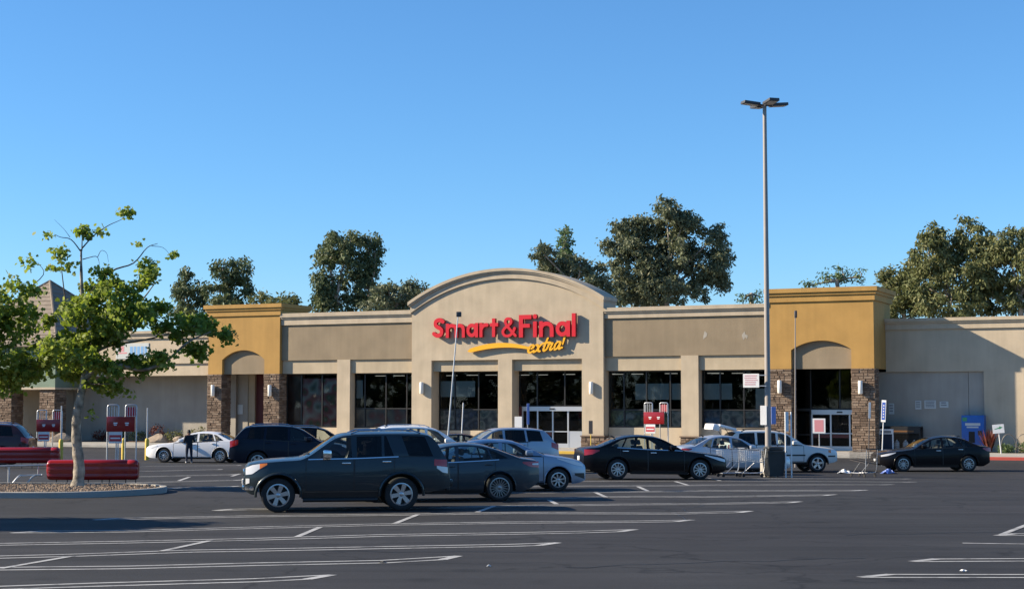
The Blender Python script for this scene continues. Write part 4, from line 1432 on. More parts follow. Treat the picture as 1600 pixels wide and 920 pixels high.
        for s_, wfull in ((sp['seats'][0], False), (sp['seats'][1], True)):
            b_ = c.belt(s_)
            for yy in ((-0.37, 0.37) if True else ()):
                Mx = Matrix.Translation((c.mid - s_, yy, b_ - 0.35)) @ Matrix.Rotation(R(-14), 4, 'Y')
                it.bbox(-0.06, 0.06, -0.24, 0.24, 0, 0.50, 0.05, Mx)
                it.bbox(-0.05, 0.05, -0.13, 0.13, 0.53, 0.70, 0.04, Mx)
        it.build("interior", ["interior", "seat_cloth"], root, smooth=40)
        stw = MB()
        Ms = Matrix.Translation((c.mid - fb - 0.62, 0.37, c.belt(fb) + 0.02)) @ Matrix.Rotation(R(68), 4, 'Y')
        stw.lathe([(0.17, -0.012), (0.188, 0), (0.17, 0.012), (0.158, 0)], 20, Ms, close=True); stw.build("steering_wheel", "black_trim", root, smooth=60)
        # mirrors
        ms = sp['win'][0][0] + 0.16
        for sd in (-1, 1):
            mm = MB(); yb = c.side(ms, c.belt(ms) + 0.08)
            mm.bbox(c.mid - ms - 0.09, c.mid - ms + 0.11, min(sd * (yb + .03), sd * (yb + .23)), max(sd * (yb + .03), sd * (yb + .23)), c.belt(ms) + 0.035, c.belt(ms) + 0.035 + sp.get('mirror', 0.15), 0.045)
            mm.box(c.mid - ms - 0.03, c.mid - ms + 0.03, min(sd * (yb - .02), sd * (yb + .06)), max(sd * (yb - .02), sd * (yb + .06)), c.belt(ms) + 0.03, c.belt(ms) + 0.08)
            mm.build("mirror", sp.get('mirrormat', paint), root, smooth=40)
        # lamps laid on the corners
        for nm, mt, s0, s1, lo, hi in sp['lamps']:
            c.patch(nm, mt, root, s0, s1, lin(lo), lin(hi), 0.010, n=8, rows=3, skirt=0.02)
        # nose and tail panels
        wn_ = c.wp(0) * 0.86
        for (nm, mt, y0, y1, z0, z1, d) in sp['nose']:
            q = MB(); q.bbox(c.mid - 0.01, c.mid + d, y0 * wn_, y1 * wn_, z0, z1, min(0.02, (z1 - z0) * .3)); q.build(nm, mt, root, smooth=40)
        wt_ = c.wp(L) * 0.9
        for (nm, mt, y0, y1, z0, z1, d) in sp['tail']:
            q = MB(); q.bbox(c.mid - L - d, c.mid - L + 0.01, y0 * wt_, y1 * wt_, z0, z1, min(0.02, (z1 - z0) * .3)); q.build(nm, mt, root, smooth=40)
        if sp.get('rails'):
            s0, s1 = sp['rails']
            for sd in (-1, 1):
                pts = []
                for k in range(9):
                    s = s0 + (s1 - s0) * k / 8
                    lift = 0.055 if 0 < k < 8 else 0.0
                    pts.append(c.P(s, sd * (c.side(s, c.zr(s)) - 0.12), c.zr(s) + 0.035 + lift))
                q = MB(); q.tube(pts, 0.018, 6); q.build("roof_rail", sp.get('railmat', "chrome"), root, smooth=60)
        if sp.get('steps'):
            for sd in (-1, 1):
                q = MB(); yy = c.W / 2 - 0.03
                q.tube([(c.mid - c.fa - c.Ra - 0.05, sd * yy, 0.27), (c.mid - c.ra + c.Ra + 0.05, sd * yy, 0.27)], 0.045, 10)
                for k in (0.25, 0.75):
                    xx = c.mid - c.fa - c.Ra - (c.ra - c.fa - 2 * c.Ra) * k
                    q.tube([(xx, sd * yy, 0.30), (xx, sd * (yy - 0.25), 0.42)], 0.02, 6)
                q.build("running_board", "black_trim", root, smooth=60)
        aer = MB(); sa = sp.get('aer', g1 - 0.7)
        aer.tube([c.P(sa, 0, c.ztop(sa) - 0.01), c.P(sa + 0.10, 0, c.ztop(sa) + 0.05), c.P(sa + 0.16, 0, c.ztop(sa) + 0.03)], [0.03, 0.018, 0.006], 6)
        aer.build("aerial", "black_trim", root)
        wpm = MB()
        for yy in (-0.45, 0.05):
            wpm.tube([c.P(ws0 + 0.02, yy, c.ztop(ws0) + 0.0), c.P(ws0 + 0.10, yy + 0.5, c.ztop(ws0 + 0.10) - 0.0)], 0.012, 5)
        wpm.build("wiper", "black_trim", root)
        return root


def sedan_spec(**kw):
    s = dict(L=4.62, W=1.78, cat="car", R=0.32,
             top=[(0, .66), (.04, .74), (.22, .81), (.6, .87), (1.05, .91), (1.32, .955), (1.7, 1.16), (2.1, 1.355), (2.4, 1.425), (2.75, 1.455), (3.15, 1.435), (3.5, 1.355), (3.85, 1.20), (4.12, 1.09), (4.35, 1.06), (4.54, 1.02), (4.60, .93), (4.62, .82)],
             belt=[(0, .68), (.8, .82), (1.3, .895), (2.5, .94), (3.8, 1.0), (4.62, 1.0)],
             bot=[(0, .32), (.25, .22), (.6, .20), (2.3, .20), (4.2, .22), (4.4, .30), (4.62, .42)],
             fa=.93, ra=3.63, ws=(1.34, 2.12), rg=(3.45, 4.08), gh=(1.42, 4.10),
             win=[(1.62, 2.52, 2.12, 2.50), (2.60, 3.36, 2.60, 3.22), (3.42, 3.80, 3.28, 3.44)],
             doors=[(1.40, 2.55), (2.57, 3.46)], seats=(2.62, 3.42),
             lamps=[("headlight", "lamp_clear", 0.05, 0.62, [(0, .60), (.3, .645), (.62, .76)], [(0, .66), (.3, .735), (.62, .79)]),
                    ("tail_light", "lamp_red", 4.22, 4.60, [(4.22, .93), (4.4, .84), (4.62, .80)], [(4.22, .965), (4.62, .98)])],
             nose=[("grille", "black_trim", -.62, .62, .44, .58, 0.015), ("bumper_intake", "black_trim", -.7, .7, .27, .38, 0.012), ("number_plate", "plate", -.2, .2, .40, .52, 0.03)],
             tail=[("number_plate", "plate", -.22, .22, .62, .76, 0.012), ("bumper_trim", "black_trim", -.8, .8, .44, .52, 0.012)])
    s.update(kw)
    return s


SPEC = {}
SPEC['altima'] = sedan_spec(L=4.86, W=1.83, R=.335,
    top=[(0, .68), (.04, .76), (.22, .83), (.7, .90), (1.2, .955), (1.42, .985), (1.85, 1.20), (2.25, 1.385), (2.55, 1.445), (2.95, 1.47), (3.3, 1.45), (3.7, 1.36), (4.1, 1.20), (4.38, 1.10), (4.6, 1.07), (4.80, 1.02), (4.85, .92), (4.86, .8)],
    belt=[(0, .70), (.8, .84), (1.4, .925), (2.6, .965), (4.0, 1.03), (4.86, 1.02)], bot=[(0, .33), (.25, .22), (.6, .2), (2.3, .2), (4.4, .22), (4.65, .32), (4.86, .45)],
    fa=.96, ra=3.74, ws=(1.45, 2.28), rg=(3.65, 4.34), gh=(1.52, 4.36), win=[(1.74, 2.68, 2.27, 2.66), (2.77, 3.56, 2.77, 3.40), (3.62, 4.02, 3.46, 3.62)],
    doors=[(1.50, 2.72), (2.74, 3.66)], seats=(2.78, 3.60), handle="chrome", beltmat="chrome",
    lamps=[("headlight", "lamp_clear", 0.05, 0.80, [(0, .58), (.3, .64), (.8, .80)], [(0, .66), (.3, .74), (.8, .83)]), ("tail_light", "lamp_red", 4.36, 4.84, [(4.36, .93), (4.6, .82), (4.86, .78)], [(4.36, .97), (4.86, .98)])])
SPEC['fusion'] = sedan_spec(L=4.87, W=1.85, R=.34,
    top=[(0, .66), (.05, .73), (.25, .81), (.7, .90), (1.2, .965), (1.5, .995), (1.9, 1.19), (2.3, 1.38), (2.6, 1.44), (2.95, 1.465), (3.3, 1.445), (3.7, 1.355), (4.1, 1.22), (4.45, 1.10), (4.62, 1.07), (4.80, 1.04), (4.85, .95), (4.87, .82)],
    belt=[(0, .66), (.8, .83), (1.5, .93), (2.6, .965), (3.6, 1.01), (4.3, 1.05), (4.87, 1.03)], bot=[(0, .34), (.25, .24), (.6, .22), (2.3, .22), (4.4, .24), (4.65, .34), (4.87, .48)],
    fa=.98, ra=3.83, ws=(1.52, 2.32), rg=(3.60, 4.40), gh=(1.6, 4.38), win=[(1.82, 2.72, 2.33, 2.70), (2.80, 3.62, 2.80, 3.52), (3.66, 4.06, 3.57, 3.68)], doors=[(1.55, 2.76), (2.78, 3.72)], seats=(2.8, 3.62), beltmat="chrome",
    lamps=[("headlight", "lamp_clear", 0.05, 0.62, [(0, .66), (.3, .70), (.62, .80)], [(0, .71), (.3, .78), (.62, .83)]), ("tail_light", "lamp_red", 4.42, 4.86, [(4.42, .95), (4.6, .86), (4.87, .83)], [(4.42, .985), (4.87, .99)]), ("reverse_light", "lamp_clear", 4.68, 4.85, [(4.68, .905), (4.85, .90)], [(4.68, .94), (4.85, .945)])])
SPEC['accent'] = sedan_spec(L=4.37, W=1.70, R=.315,
    top=[(0, .70), (.04, .79), (.2, .87), (.55, .95), (.95, 1.01), (1.15, 1.04), (1.6, 1.24), (2.0, 1.40), (2.35, 1.45), (2.7, 1.455), (3.1, 1.42), (3.5, 1.32), (3.85, 1.16), (4.0, 1.11), (4.2, 1.08), (4.32, 1.0), (4.37, .82)],
    belt=[(0, .72), (.6, .88), (1.2, .955), (2.5, .985), (3.8, 1.06), (4.37, 1.03)], bot=[(0, .30), (.25, .22), (.6, .2), (2.3, .2), (3.9, .22), (4.15, .3), (4.37, .42)],
    fa=.82, ra=3.39, ws=(1.18, 2.02), rg=(3.35, 3.95), gh=(1.22, 3.98), win=[(1.52, 2.42, 2.03, 2.40), (2.50, 3.20, 2.50, 3.08), (3.26, 3.60, 3.14, 3.28)], doors=[(1.25, 2.45), (2.47, 3.28)], seats=(2.5, 3.25),
    lamps=[("headlight", "lamp_clear", 0.08, 0.85, [(0, .66), (.3, .72), (.85, .90)], [(0, .72), (.35, .85), (.85, .925)]), ("fog_lamp", "black_trim", 0.04, 0.34, [(0, .32), (.34, .44)], [(0, .50), (.34, .50)]), ("tail_light", "lamp_red", 4.0, 4.35, [(4.0, .98), (4.37, .84)], [(4.0, 1.02), (4.37, 1.0)])])
SPEC['civic'] = sedan_spec(L=4.54, W=1.76, handle="chrome")
SPEC['corolla'] = sedan_spec(L=4.64, W=1.78, R=.33)
SPEC['silver'] = sedan_spec(L=4.50, W=1.75,
    top=[(0, .62), (.06, .70), (.25, .78), (.6, .86), (1.0, .93), (1.25, .985), (1.65, 1.20), (2.05, 1.40), (2.35, 1.475), (2.7, 1.50), (3.1, 1.475), (3.45, 1.385), (3.8, 1.22), (4.02, 1.12), (4.25, 1.09), (4.42, 1.04), (4.48, .93), (4.50, .82)],
    belt=[(0, .63), (.8, .82), (1.3, .915), (2.5, .96), (3.8, 1.03), (4.5, 1.0)], fa=.90, ra=3.52, ws=(1.28, 2.08), rg=(3.4, 3.98), gh=(1.35, 4.0),
    bot=[(0, .32), (.25, .22), (.6, .20), (2.3, .20), (4.1, .22), (4.3, .30), (4.5, .42)],
    win=[(1.55, 2.46, 2.07, 2.44), (2.54, 3.30, 2.54, 3.16), (3.36, 3.70, 3.22, 3.38)], doors=[(1.33, 2.49), (2.51, 3.38)], seats=(2.55, 3.32),
    lamps=[("headlight", "lamp_clear", 0.05, 0.62, [(0, .60), (.3, .645), (.62, .78)], [(0, .66), (.3, .745), (.62, .81)]), ("tail_light", "lamp_red", 4.12, 4.48, [(4.12, .95), (4.5, .82)], [(4.12, .985), (4.5, .99)])])


def suv_spec(**kw):
    s = dict(L=4.66, W=1.86, cat="car", R=0.36, tw=0.235,
             top=[(0, .80), (.05, .88), (.25, .97), (.7, 1.06), (1.1, 1.11), (1.3, 1.15), (1.7, 1.40), (2.05, 1.60), (2.35, 1.68), (2.9, 1.715), (3.6, 1.70), (4.05, 1.65), (4.30, 1.45), (4.5, 1.20), (4.62, 1.08), (4.66, .80)],
             belt=[(0, .82), (.8, 1.0), (1.3, 1.07), (2.6, 1.11), (4.0, 1.17), (4.66, 1.15)],
             bot=[(0, .42), (.25, .30), (.6, .28), (2.3, .28), (4.2, .30), (4.45, .38), (4.66, .50)],
             fa=.92, ra=3.62, ws=(1.32, 2.08), rg=(4.08, 4.52), gh=(1.4, 4.42), plan=(.22, .75, .10, .5), tumble=0.22,
             win=[(1.62, 2.46, 2.08, 2.44), (2.54, 3.34, 2.54, 3.30), (3.42, 4.02, 3.38, 3.92)],
             doors=[(1.42, 2.50), (2.52, 3.40)], seats=(2.55, 3.45),
             lamps=[("headlight", "lamp_clear", 0.04, 0.55, [(0, .80), (.3, .85), (.55, .95)], [(0, .87), (.3, .945), (.55, .99)]),
                    ("tail_light", "lamp_red", 4.34, 4.64, [(4.34, .98), (4.66, .86)], [(4.34, 1.16), (4.66, 1.10)])],
             nose=[("grille", "black_trim", -.6, .6, .64, .80, 0.015), ("bumper_intake", "black_trim", -.75, .75, .40, .55, 0.012), ("number_plate", "plate", -.2, .2, .55, .66, 0.03)],
             tail=[("number_plate", "plate", -.22, .22, .66, .78, 0.012), ("bumper_trim", "black_trim", -.9, .9, .50, .60, 0.02)], rails=(2.35, 3.95))
    s.update(kw)
    return s


SPEC['cuv'] = suv_spec()
SPEC['boxy'] = suv_spec(L=4.82, W=1.92, R=.385, Ra=.500, tw=0.26, archk=0.96,
    top=[(0, .92), (.03, 1.02), (.14, 1.10), (.5, 1.165), (1.0, 1.20), (1.38, 1.225), (1.55, 1.29), (1.9, 1.52), (2.18, 1.70), (2.4, 1.765), (2.9, 1.80), (3.7, 1.805), (4.25, 1.78), (4.45, 1.69), (4.62, 1.42), (4.74, 1.20), (4.80, 1.08), (4.82, .80)],
    belt=[(0, .95), (.8, 1.10), (1.5, 1.165), (2.6, 1.185), (4.0, 1.225), (4.82, 1.18)],
    bot=[(0, .50), (.2, .40), (.5, .38), (2.3, .38), (4.2, .40), (4.5, .46), (4.82, .52)],
    fa=.90, ra=3.69, ws=(1.50, 2.20), rg=(4.42, 4.68), gh=(1.58, 4.60), plan=(.26, .70, .10, .45), tumble=0.20, rocker=0.10,
    win=[(1.84, 2.56, 2.22, 2.54), (2.67, 3.24, 2.67, 3.24), (3.30, 3.52, 3.30, 3.35), (3.86, 4.42, 3.70, 4.24)], doors=[(1.52, 2.60), (2.62, 3.52)], seats=(2.65, 3.5),
    flare=0.035, flare_r=0.035, handle="chrome", beltmat="chrome", mirrormat="chrome", mirror=0.19, steps=True, trim=0.08, sillmat="black_trim", railmat="chrome", rails=(2.55, 4.15),
    lamps=[("headlight", "lamp_clear", 0.03, 0.40, [(0, .84), (.2, .86), (.40, .98)], [(0, .99), (.2, 1.06), (.40, 1.09)]),
           ("indicator", "lamp_amber", 0.40, 0.60, [(.40, .975), (.60, 1.07)], [(.40, 1.09), (.60, 1.105)]),
           ("tail_light", "lamp_red", 4.44, 4.74, [(4.44, 1.03), (4.74, 1.0)], [(4.44, 1.17), (4.74, 1.16)]),
           ("reverse_light", "lamp_clear", 4.50, 4.76, [(4.50, .97), (4.64, .87), (4.76, .85)], [(4.50, 1.025), (4.76, .99)]),
           ("fog_lamp", "lamp_clear", 0.03, 0.13, [(0, .62), (.13, .66)], [(0, .76), (.13, .76)]),
           ("bumper_chrome", "chrome", 0.01, 0.24, [(0, .50), (.24, .50)], [(0, .585), (.24, .585)])],
    nose=[("grille", "chrome", -.62, .62, .78, .96, 0.03), ("bumper", "chrome", -.98, .98, .50, .60, 0.05), ("bumper_intake", "black_trim", -.6, .6, .62, .74, 0.02), ("number_plate", "plate", -.2, .2, .60, .72, 0.05)],
    tail=[("number_plate", "plate", -.22, .22, .82, .94, 0.012), ("bumper", "paint_slate", -.98, .98, .54, .70, 0.08), ("tow_hitch", "black_trim", -.1, .1, .40, .48, 0.10)])
SPEC['jeep'] = suv_spec(L=4.58, W=1.82, R=.355, Ra=.44, archk=0.92,
    top=[(0, .82), (.03, .90), (.15, .96), (.6, 1.03), (1.1, 1.08), (1.35, 1.13), (1.75, 1.38), (2.1, 1.58), (2.4, 1.65), (2.9, 1.69), (3.7, 1.68), (4.15, 1.63), (4.38, 1.45), (4.48, 1.15), (4.56, 1.05), (4.58, .8)],
    belt=[(0, .84), (.8, .99), (1.4, 1.06), (2.6, 1.09), (4.58, 1.10)], fa=.88, ra=3.57, ws=(1.42, 2.06), rg=(4.20, 4.46), gh=(1.5, 4.36),
    bot=[(0, .46), (.25, .38), (.6, .36), (2.3, .36), (4.2, .38), (4.4, .42), (4.58, .50)],
    win=[(1.70, 2.50, 2.06, 2.48), (2.58, 3.36, 2.58, 3.34), (3.46, 4.18, 3.44, 4.08)], doors=[(1.46, 2.53), (2.55, 3.42)],
    sillmat="black_trim", flaremat="black_trim", flare=0.02, flare_r=0.03, railmat="black_trim",
    lamps=[("headlight", "lamp_clear", 0.02, 0.30, [(0, .74), (.3, .78)], [(0, .85), (.3, .90)]), ("indicator", "lamp_amber", 0.30, 0.42, [(.30, .78), (.42, .80)], [(.30, .90), (.42, .90)]),
           ("side_moulding", "black_trim", 0.10, 0.44, [(0, .62), (.44, .62)], [(0, .68), (.44, .68)]), ("side_moulding", "black_trim", 1.40, 3.10, [(1.4, .66), (3.1, .66)], [(1.4, .72), (3.1, .72)]), ("tail_light", "lamp_red", 4.40, 4.56, [(4.40, .92), (4.58, .92)], [(4.40, 1.12), (4.58, 1.10)])])

def shorten(sp, a, d):
    """pull the nose in by d: stations ahead of a are squeezed, the rest moved forward"""
    f = lambda q: q * (a - d) / a if q < a else q - d
    sp['top'] = [(f(q), z) for q, z in sp['top']]; sp['belt'] = [(f(q), z) for q, z in sp['belt']]; sp['bot'] = [(f(q), z) for q, z in sp['bot']]
    for k in ('ws', 'rg', 'gh', 'rails', 'seats'): sp[k] = tuple(f(q) for q in sp[k])
    sp['win'] = [tuple(f(q) for q in w) for w in sp['win']]; sp['doors'] = [tuple(f(q) for q in w) for w in sp['doors']]
    sp['lamps'] = [(n, m, f(p), f(q), [(f(x), z) for x, z in lo], [(f(x), z) for x, z in hi]) for n, m, p, q, lo, hi in sp['lamps']]
    sp['fa'] = f(sp['fa']); sp['ra'] = f(sp['ra']); sp['L'] = f(sp['L'])


shorten(SPEC['boxy'], 0.90, 0.15)
STALL = R(18)
R_ = STALL            # nose to the right, away
L_ = STALL + math.pi  # nose to the left, towards the viewer
hero = Car(SPEC['boxy']).build("parked_suv", "paint_slate", (-4.06, 37.45), R(10) + math.pi, "dark slate SUV with chrome mirrors and six spoke wheels, nearest parked vehicle", "six", dark_rear=True)
Car(SPEC['fusion']).build("parked_sedan", "paint_steel", (-1.88, 41.05), R(11) + math.pi, "steel grey fastback sedan parked right behind the nearest SUV", "multi")
Car(SPEC['accent']).build("parked_sedan", "paint_blue_silver", (-0.12, 45.6), R(11), "pale blue silver compact sedan facing right beside the grey fastback", "eight")
Car(SPEC['altima']).build("parked_sedan", "paint_black", (4.67, 53.6), R(10), "glossy black sedan facing right in the middle of the lot", "ten")
Car(SPEC['silver']).build("parked_sedan", "paint_light_silver", (8.35, 61.6), R(16), "silver sedan behind the black sedan and shopping carts", "five")
jeep = Car(SPEC['jeep']).build("parked_suv", "paint_offwhite", (10.85, 65.4), R(8), "white SUV with its rear hatch raised, behind the light pole", "five", dark_rear=True)
Car(SPEC['civic']).build("parked_sedan", "paint_blackb", (17.2, 66.2), R(3) + math.pi, "black sedan facing left near the blue vending machine", "ten")
Car(SPEC['corolla']).build("parked_sedan", "paint_white", (-14.72, 75.3), R(-8) + math.pi, "white sedan facing left with a person standing beside it", "ten")
Car(SPEC['cuv']).build("parked_suv", "paint_navy", (-8.15, 60.1), R(9), "dark navy crossover behind the nose of the nearest SUV", "six", dark_rear=True)
Car(SPEC['cuv']).build("parked_suv", "paint_black", (-8.2, 68.6), R(9), "black crossover whose roof shows above the navy one", "five", dark_rear=True)
Car(SPEC['cuv']).build("parked_suv", "paint_white", (-3.0, 57.3), R(14), "white crossover roof showing above the nearest SUV", "five")
Car(suv_spec(rails=None)).build("parked_suv", "paint_silver", (-0.75, 61.2), R(16) + math.pi, "silver crossover facing left before the entrance doors", "five", dark_rear=True)
Car(SPEC['civic']).build("parked_sedan", "paint_blackb", (-2.0, 71.5), R(12), "black sedan roof between the white and silver crossovers", "five")
Car(SPEC['cuv']).build("parked_suv", "paint_maroon", (-22.0, 65.6), R(5) + math.pi, "dark maroon crossover cut off by the left edge", "five", dark_rear=True)

# raised hatch of the white SUV
c = Car(SPEC['jeep'])
hat = MB()
hinge = c.P(4.18, 0, 1.70)
Mh = Matrix.Translation(hinge) @ Matrix.Rotation(R(14), 4, 'Y')
hat.bbox(-0.72, 0.0, -0.72, 0.72, -0.05, 0.06, 0.04, Mh)
hat.bbox(-0.98, -0.66, -0.68, 0.68, -0.24, 0.03, 0.08, Mh)
hat.build("raised_hatch", "paint_white", jeep, smooth=40)
g = MB(); g.box(-0.62, -0.12, -0.55, 0.55, 0.061, 0.065, Mh); g.build("hatch_glass", "car_glass_dark", jeep)
for yy in (-0.66, 0.66):
    st_ = MB(); st_.tube([c.P(4.3, yy, 1.25), Mh @ Vector((-0.5, yy, -0.02))], 0.014, 6)
    st_.build("gas_strut", "black_trim", jeep)

# ================================================================== LOT LIGHT
px, py = 9.33, 58.5
pole = empty("lot_light", (px, py, gz(px, py)), 0, "tall grey parking lot light with four flat heads", "street light")
m = MB(); m.tube([(0, 0, 0.5), (0, 0, 13.75)], [0.115, 0.07], 16); m.build("pole", "pole_paint", pole, smooth=50)
m = MB(); m.lathe([(0.30, -0.1), (0.30, 0.62), (0.26, 0.70), (0.0, 0.70)], 20); m.build("concrete_base", "concrete", pole, smooth=40)
m = MB(); m.bbox(-0.22, 0.22, -0.22, 0.22, 0.70, 0.75, 0.01); m.lathe([(0.16, 0.75), (0.16, 0.95), (0.125, 1.0)], 16); m.build("base_cover", "pole_paint", pole, smooth=40)
for k, (ax, ay) in enumerate(((-1, -0.28), (1, 0.28), (0.28, -1), (-0.28, 1))):
    d = Vector((ax, ay, 0)).normalized()
    Mh = Matrix.Translation((0, 0, 13.62)) @ Matrix(((d.x, -d.y, 0, 0), (d.y, d.x, 0, 0), (0, 0, 1, 0), (0, 0, 0, 1))) @ Matrix.Rotation(R(-5), 4, 'Y')
    m = MB(); m.bbox(0.24, 0.88, -0.20, 0.20, -0.05, 0.06, 0.025, Mh); m.box(0.05, 0.26, -0.03, 0.03, -0.03, 0.03, Mh)
    h = m.build("lamp_head", "fixture", pole, smooth=40)
    m = MB(); m.box(0.32, 0.82, -0.15, 0.15, -0.056, -0.052, Mh); m.build("lens", "lamp_white", h)

# boards on the pole: things of their own
def text_rows(parent, x0, x1, z0, z1, y, n, mt, seed, gap=0.45):
    """rows of tiny illegible lettering as printed dashes"""
    rnd = random.Random(seed)
    hh = (z1 - z0) / n
    for i in range(n):
        zt = z1 - i * hh
        m = MB(); x = x0 + rnd.uniform(0, 0.06) * (x1 - x0)
        lim = x1 - rnd.uniform(0, 0.2) * (x1 - x0)
        while x < lim:
            w = rnd.uniform(0.05, 0.16) * (x1 - x0)
            w = min(w, lim - x)
            if w > 0.004: m.box(x, x + w, y - 0.003, y, zt - hh * (1 - gap), zt)
            x += w + 0.02 * (x1 - x0)
        m.build("print", mt, parent)


def board(name, label, x, y, z, w, h, rotz, mt, cat="sign", rows=None, rowmat="text_pink", thick=0.006, group=None, round_=0.03):
    o = empty(name, (x, y, z), rotz, label, cat, group)
    m = MB(); m.bbox(-w / 2, w / 2, -thick, thick, -h / 2, h / 2, min(0.004, thick * 0.5)); p = m.build("panel", mt, o)
    if rows: text_rows(o, -w * 0.42, w * 0.42, -h * 0.40, h * 0.40, -thick - 0.001, rows, rowmat, len(label))
    return o


board("pole_notice", "white notice with faded red lines hung left of the lot light pole", 8.72, 58.42, 3.18, 0.60, 0.50, R(-24), "white_paint", rows=5)
m = MB(); m.box(0.27, 0.56, 0.0, 0.03, 0.18, 0.21); m.box(0.27, 0.56, 0.0, 0.03, -0.21, -0.18); m.build("bracket", "galv", [o for o in bpy.data.objects if o.name.startswith("pole_notice")][0])
o = empty("pole_placard", (9.30, 58.37, 1.93), R(-24), "plain white and blue placard wrapped low on the lot light pole", "sign")
m = MB(); m.bbox(-0.27, -0.03, -0.02, 0.0, -0.36, 0.34, 0.004); m.build("panel", "white_paint", o)
m = MB(); Mx = Matrix.Translation((0.15, 0.02, 0)) @ Matrix.Rotation(R(40), 4, 'Z'); m.bbox(-0.02, 0.16, -0.01, 0.01, -0.33, 0.30, 0.004, Mx); m.build("panel", "paper_blue", o)

# grey litter bin at the pole foot
bxx, byy = 9.42, 57.85
o = empty("litter_bin", (bxx, byy, gz(bxx, byy)), R(12), "dark grey bin with flared body standing at the lot light base", "bin")
m = MB()
m.add([(-.26, -.26, .04), (.26, -.26, .04), (.26, .26, .04), (-.26, .26, .04), (-.34, -.34, .88), (.34, -.34, .88), (.34, .34, .88), (-.34, .34, .88)],
      [(3, 2, 1, 0), (0, 1, 5, 4), (1, 2, 6, 5), (2, 3, 7, 6), (3, 0, 4, 7), (4, 5, 6, 7)])
m.build("body", "bin_gray", o)
m = MB(); m.bbox(-.37, .37, -.37, .37, .882, .95, .02); m.bbox(-.3, .3, -.3, .3, .952, 1.10, .06); m.build("lid", "bin_gray", o, smooth=40)
m = MB()
for a in (-.22, .22):
    m.tube([(a, .28, .05), (a + .05, .28, .05)], .05, 10)
m.build("foot", "tyre", o)


# ================================================================== SIGN POSTS
def post_sign(name, label, x, y, posts, zt, pw, ph, rotz, mt, postmat="galv", lean=(0, 0), cat="sign", z0=None, rows=None, rowmat="text_dark", back=None):
    o = empty(name, (x, y, gz(x, y) if z0 is None else z0), rotz, label, cat)
    zb = o.location.z
    h = zt - zb
    for a in posts:
        m = MB(); m.tube([(a, 0, -0.05), (a + lean[0], lean[1], h)], 0.025, 8); m.build("post", postmat, o, smooth=50)
    if pw:
        Mx = Matrix.Translation((lean[0] * (h - ph / 2) / h, -0.035 + lean[1], h - ph / 2)) @ Matrix.Rotation(math.atan2(lean[0], h), 4, 'Y')
        m = MB(); m.bbox(-pw / 2, pw / 2, -0.006, 0.006, -ph / 2, ph / 2, 0.003, Mx); p = m.build("panel", mt, o)
        if back:
            m = MB(); k_ = 0.42 if back == "sign_green" else 0.36
            if back == "sign_green":
                m.add([Mx @ Vector(q) for q in ((-pw * .34, -.008, -ph * .05), (pw * .1, -.008, ph * .02), (pw * .1, -.008, ph * .16), (-pw * .34, -.008, ph * .02), (pw * .08, -.008, -ph * .06), (pw * .38, -.008, ph * .14), (pw * .08, -.008, ph * .28))], [(0, 1, 2, 3), (4, 5, 6)])
            else:
                m.box(-pw * 0.36, pw * 0.36, -0.010, -0.007, -ph * 0.40, ph * 0.40, Mx)
            m.build("symbol", back, o)
            if back == "sign_blue":
                m = MB()
                for q in range(5): m.box(-pw * .12, pw * .14, -0.0125, -0.0105, -ph * .30 + q * ph * .13, -ph * .24 + q * ph * .13, Mx)
                m.build("print", "white_paint", o)
    return o


post_sign("disabled_bay_sign", "narrow blue sign on a leaning white post left of the black cage", 16.55, 72.0, (0,), 2.50, 0.21, 0.98, R(-30), "white_paint", "white_paint", lean=(0.17, 0), back="sign_blue")
post_sign("bay_sign", "white sign edge on twin white posts in front of the white SUV", 9.85, 57.55, (-0.05, 0.16), 2.05, 0.12, 0.70, R(3), "white_paint", "white_paint")
post_sign("bay_sign", "slim white sign on a thin dark post before the rightmost stone pier", 15.6, 70.4, (0,), 2.40, 0.10, 0.70, R(-5), "white_paint", "pole_dark", lean=(0.10, 0))
x_, y_ = xy_of(28.25, -0.3)
post_sign("directional_sign", "small white and green sign on a crooked white post by the red plant", x_, y_, (0,), 1.26, 0.58, 0.46, R(-12), "white_paint", "white_paint", lean=(-0.14, 0), z0=-0.27, back="sign_green")
post_sign("post_sign", "thin pale post with a tall narrow board left of the entrance doors", 0.78, 80.0, (0,), 2.35, 0.16, 1.05, R(40), "paper_blue", "galv")
post_sign("post_sign", "leaning white post in front of the left arched opening", -2.42, 75.0, (0,), 2.38, 0.0, 0.0, 0, "white_paint", "white_paint", lean=(0.14, 0))
post_sign("post_sign", "slim dark board on a tan post before the right arch column", 4.35, 88.6, (0,), 1.40, 0.22, 0.72, R(-10), "pole_dark", "bollard_yellow", z0=-0.42)
post_sign("price_sign", "pale pink square board left of the entrance doors", 0.35, 86.0, (0,), 1.65, 0.42, 0.60, R(-20), "shoe_white", "galv", rows=3)
post_sign("price_sign", "pink and white notice standing before the right tower doors", 15.02, 78.5, (0,), 1.62, 0.62, 0.72, R(-20), "shoe_white", "galv", back="price_pink")

# thin poles with a small head
def thin_pole(label, x, y, top, z0, head):
    o = empty("camera_pole", (x, y, z0), 0, label, "pole")
    dx, dz = top[0] - x, top[1] - z0
    m = MB(); m.tube([(0, 0, -0.05), (dx, 0, dz)], [head[3], head[3] * 0.6], 10); m.build("pole", head[1], o, smooth=50)
    m = MB(); m.bbox(dx - head[0], dx + head[0] * 2.2, -0.11, 0.11, dz - 0.02, dz + head[2], 0.03); m.build("camera_head", "fixture", o, smooth=40)


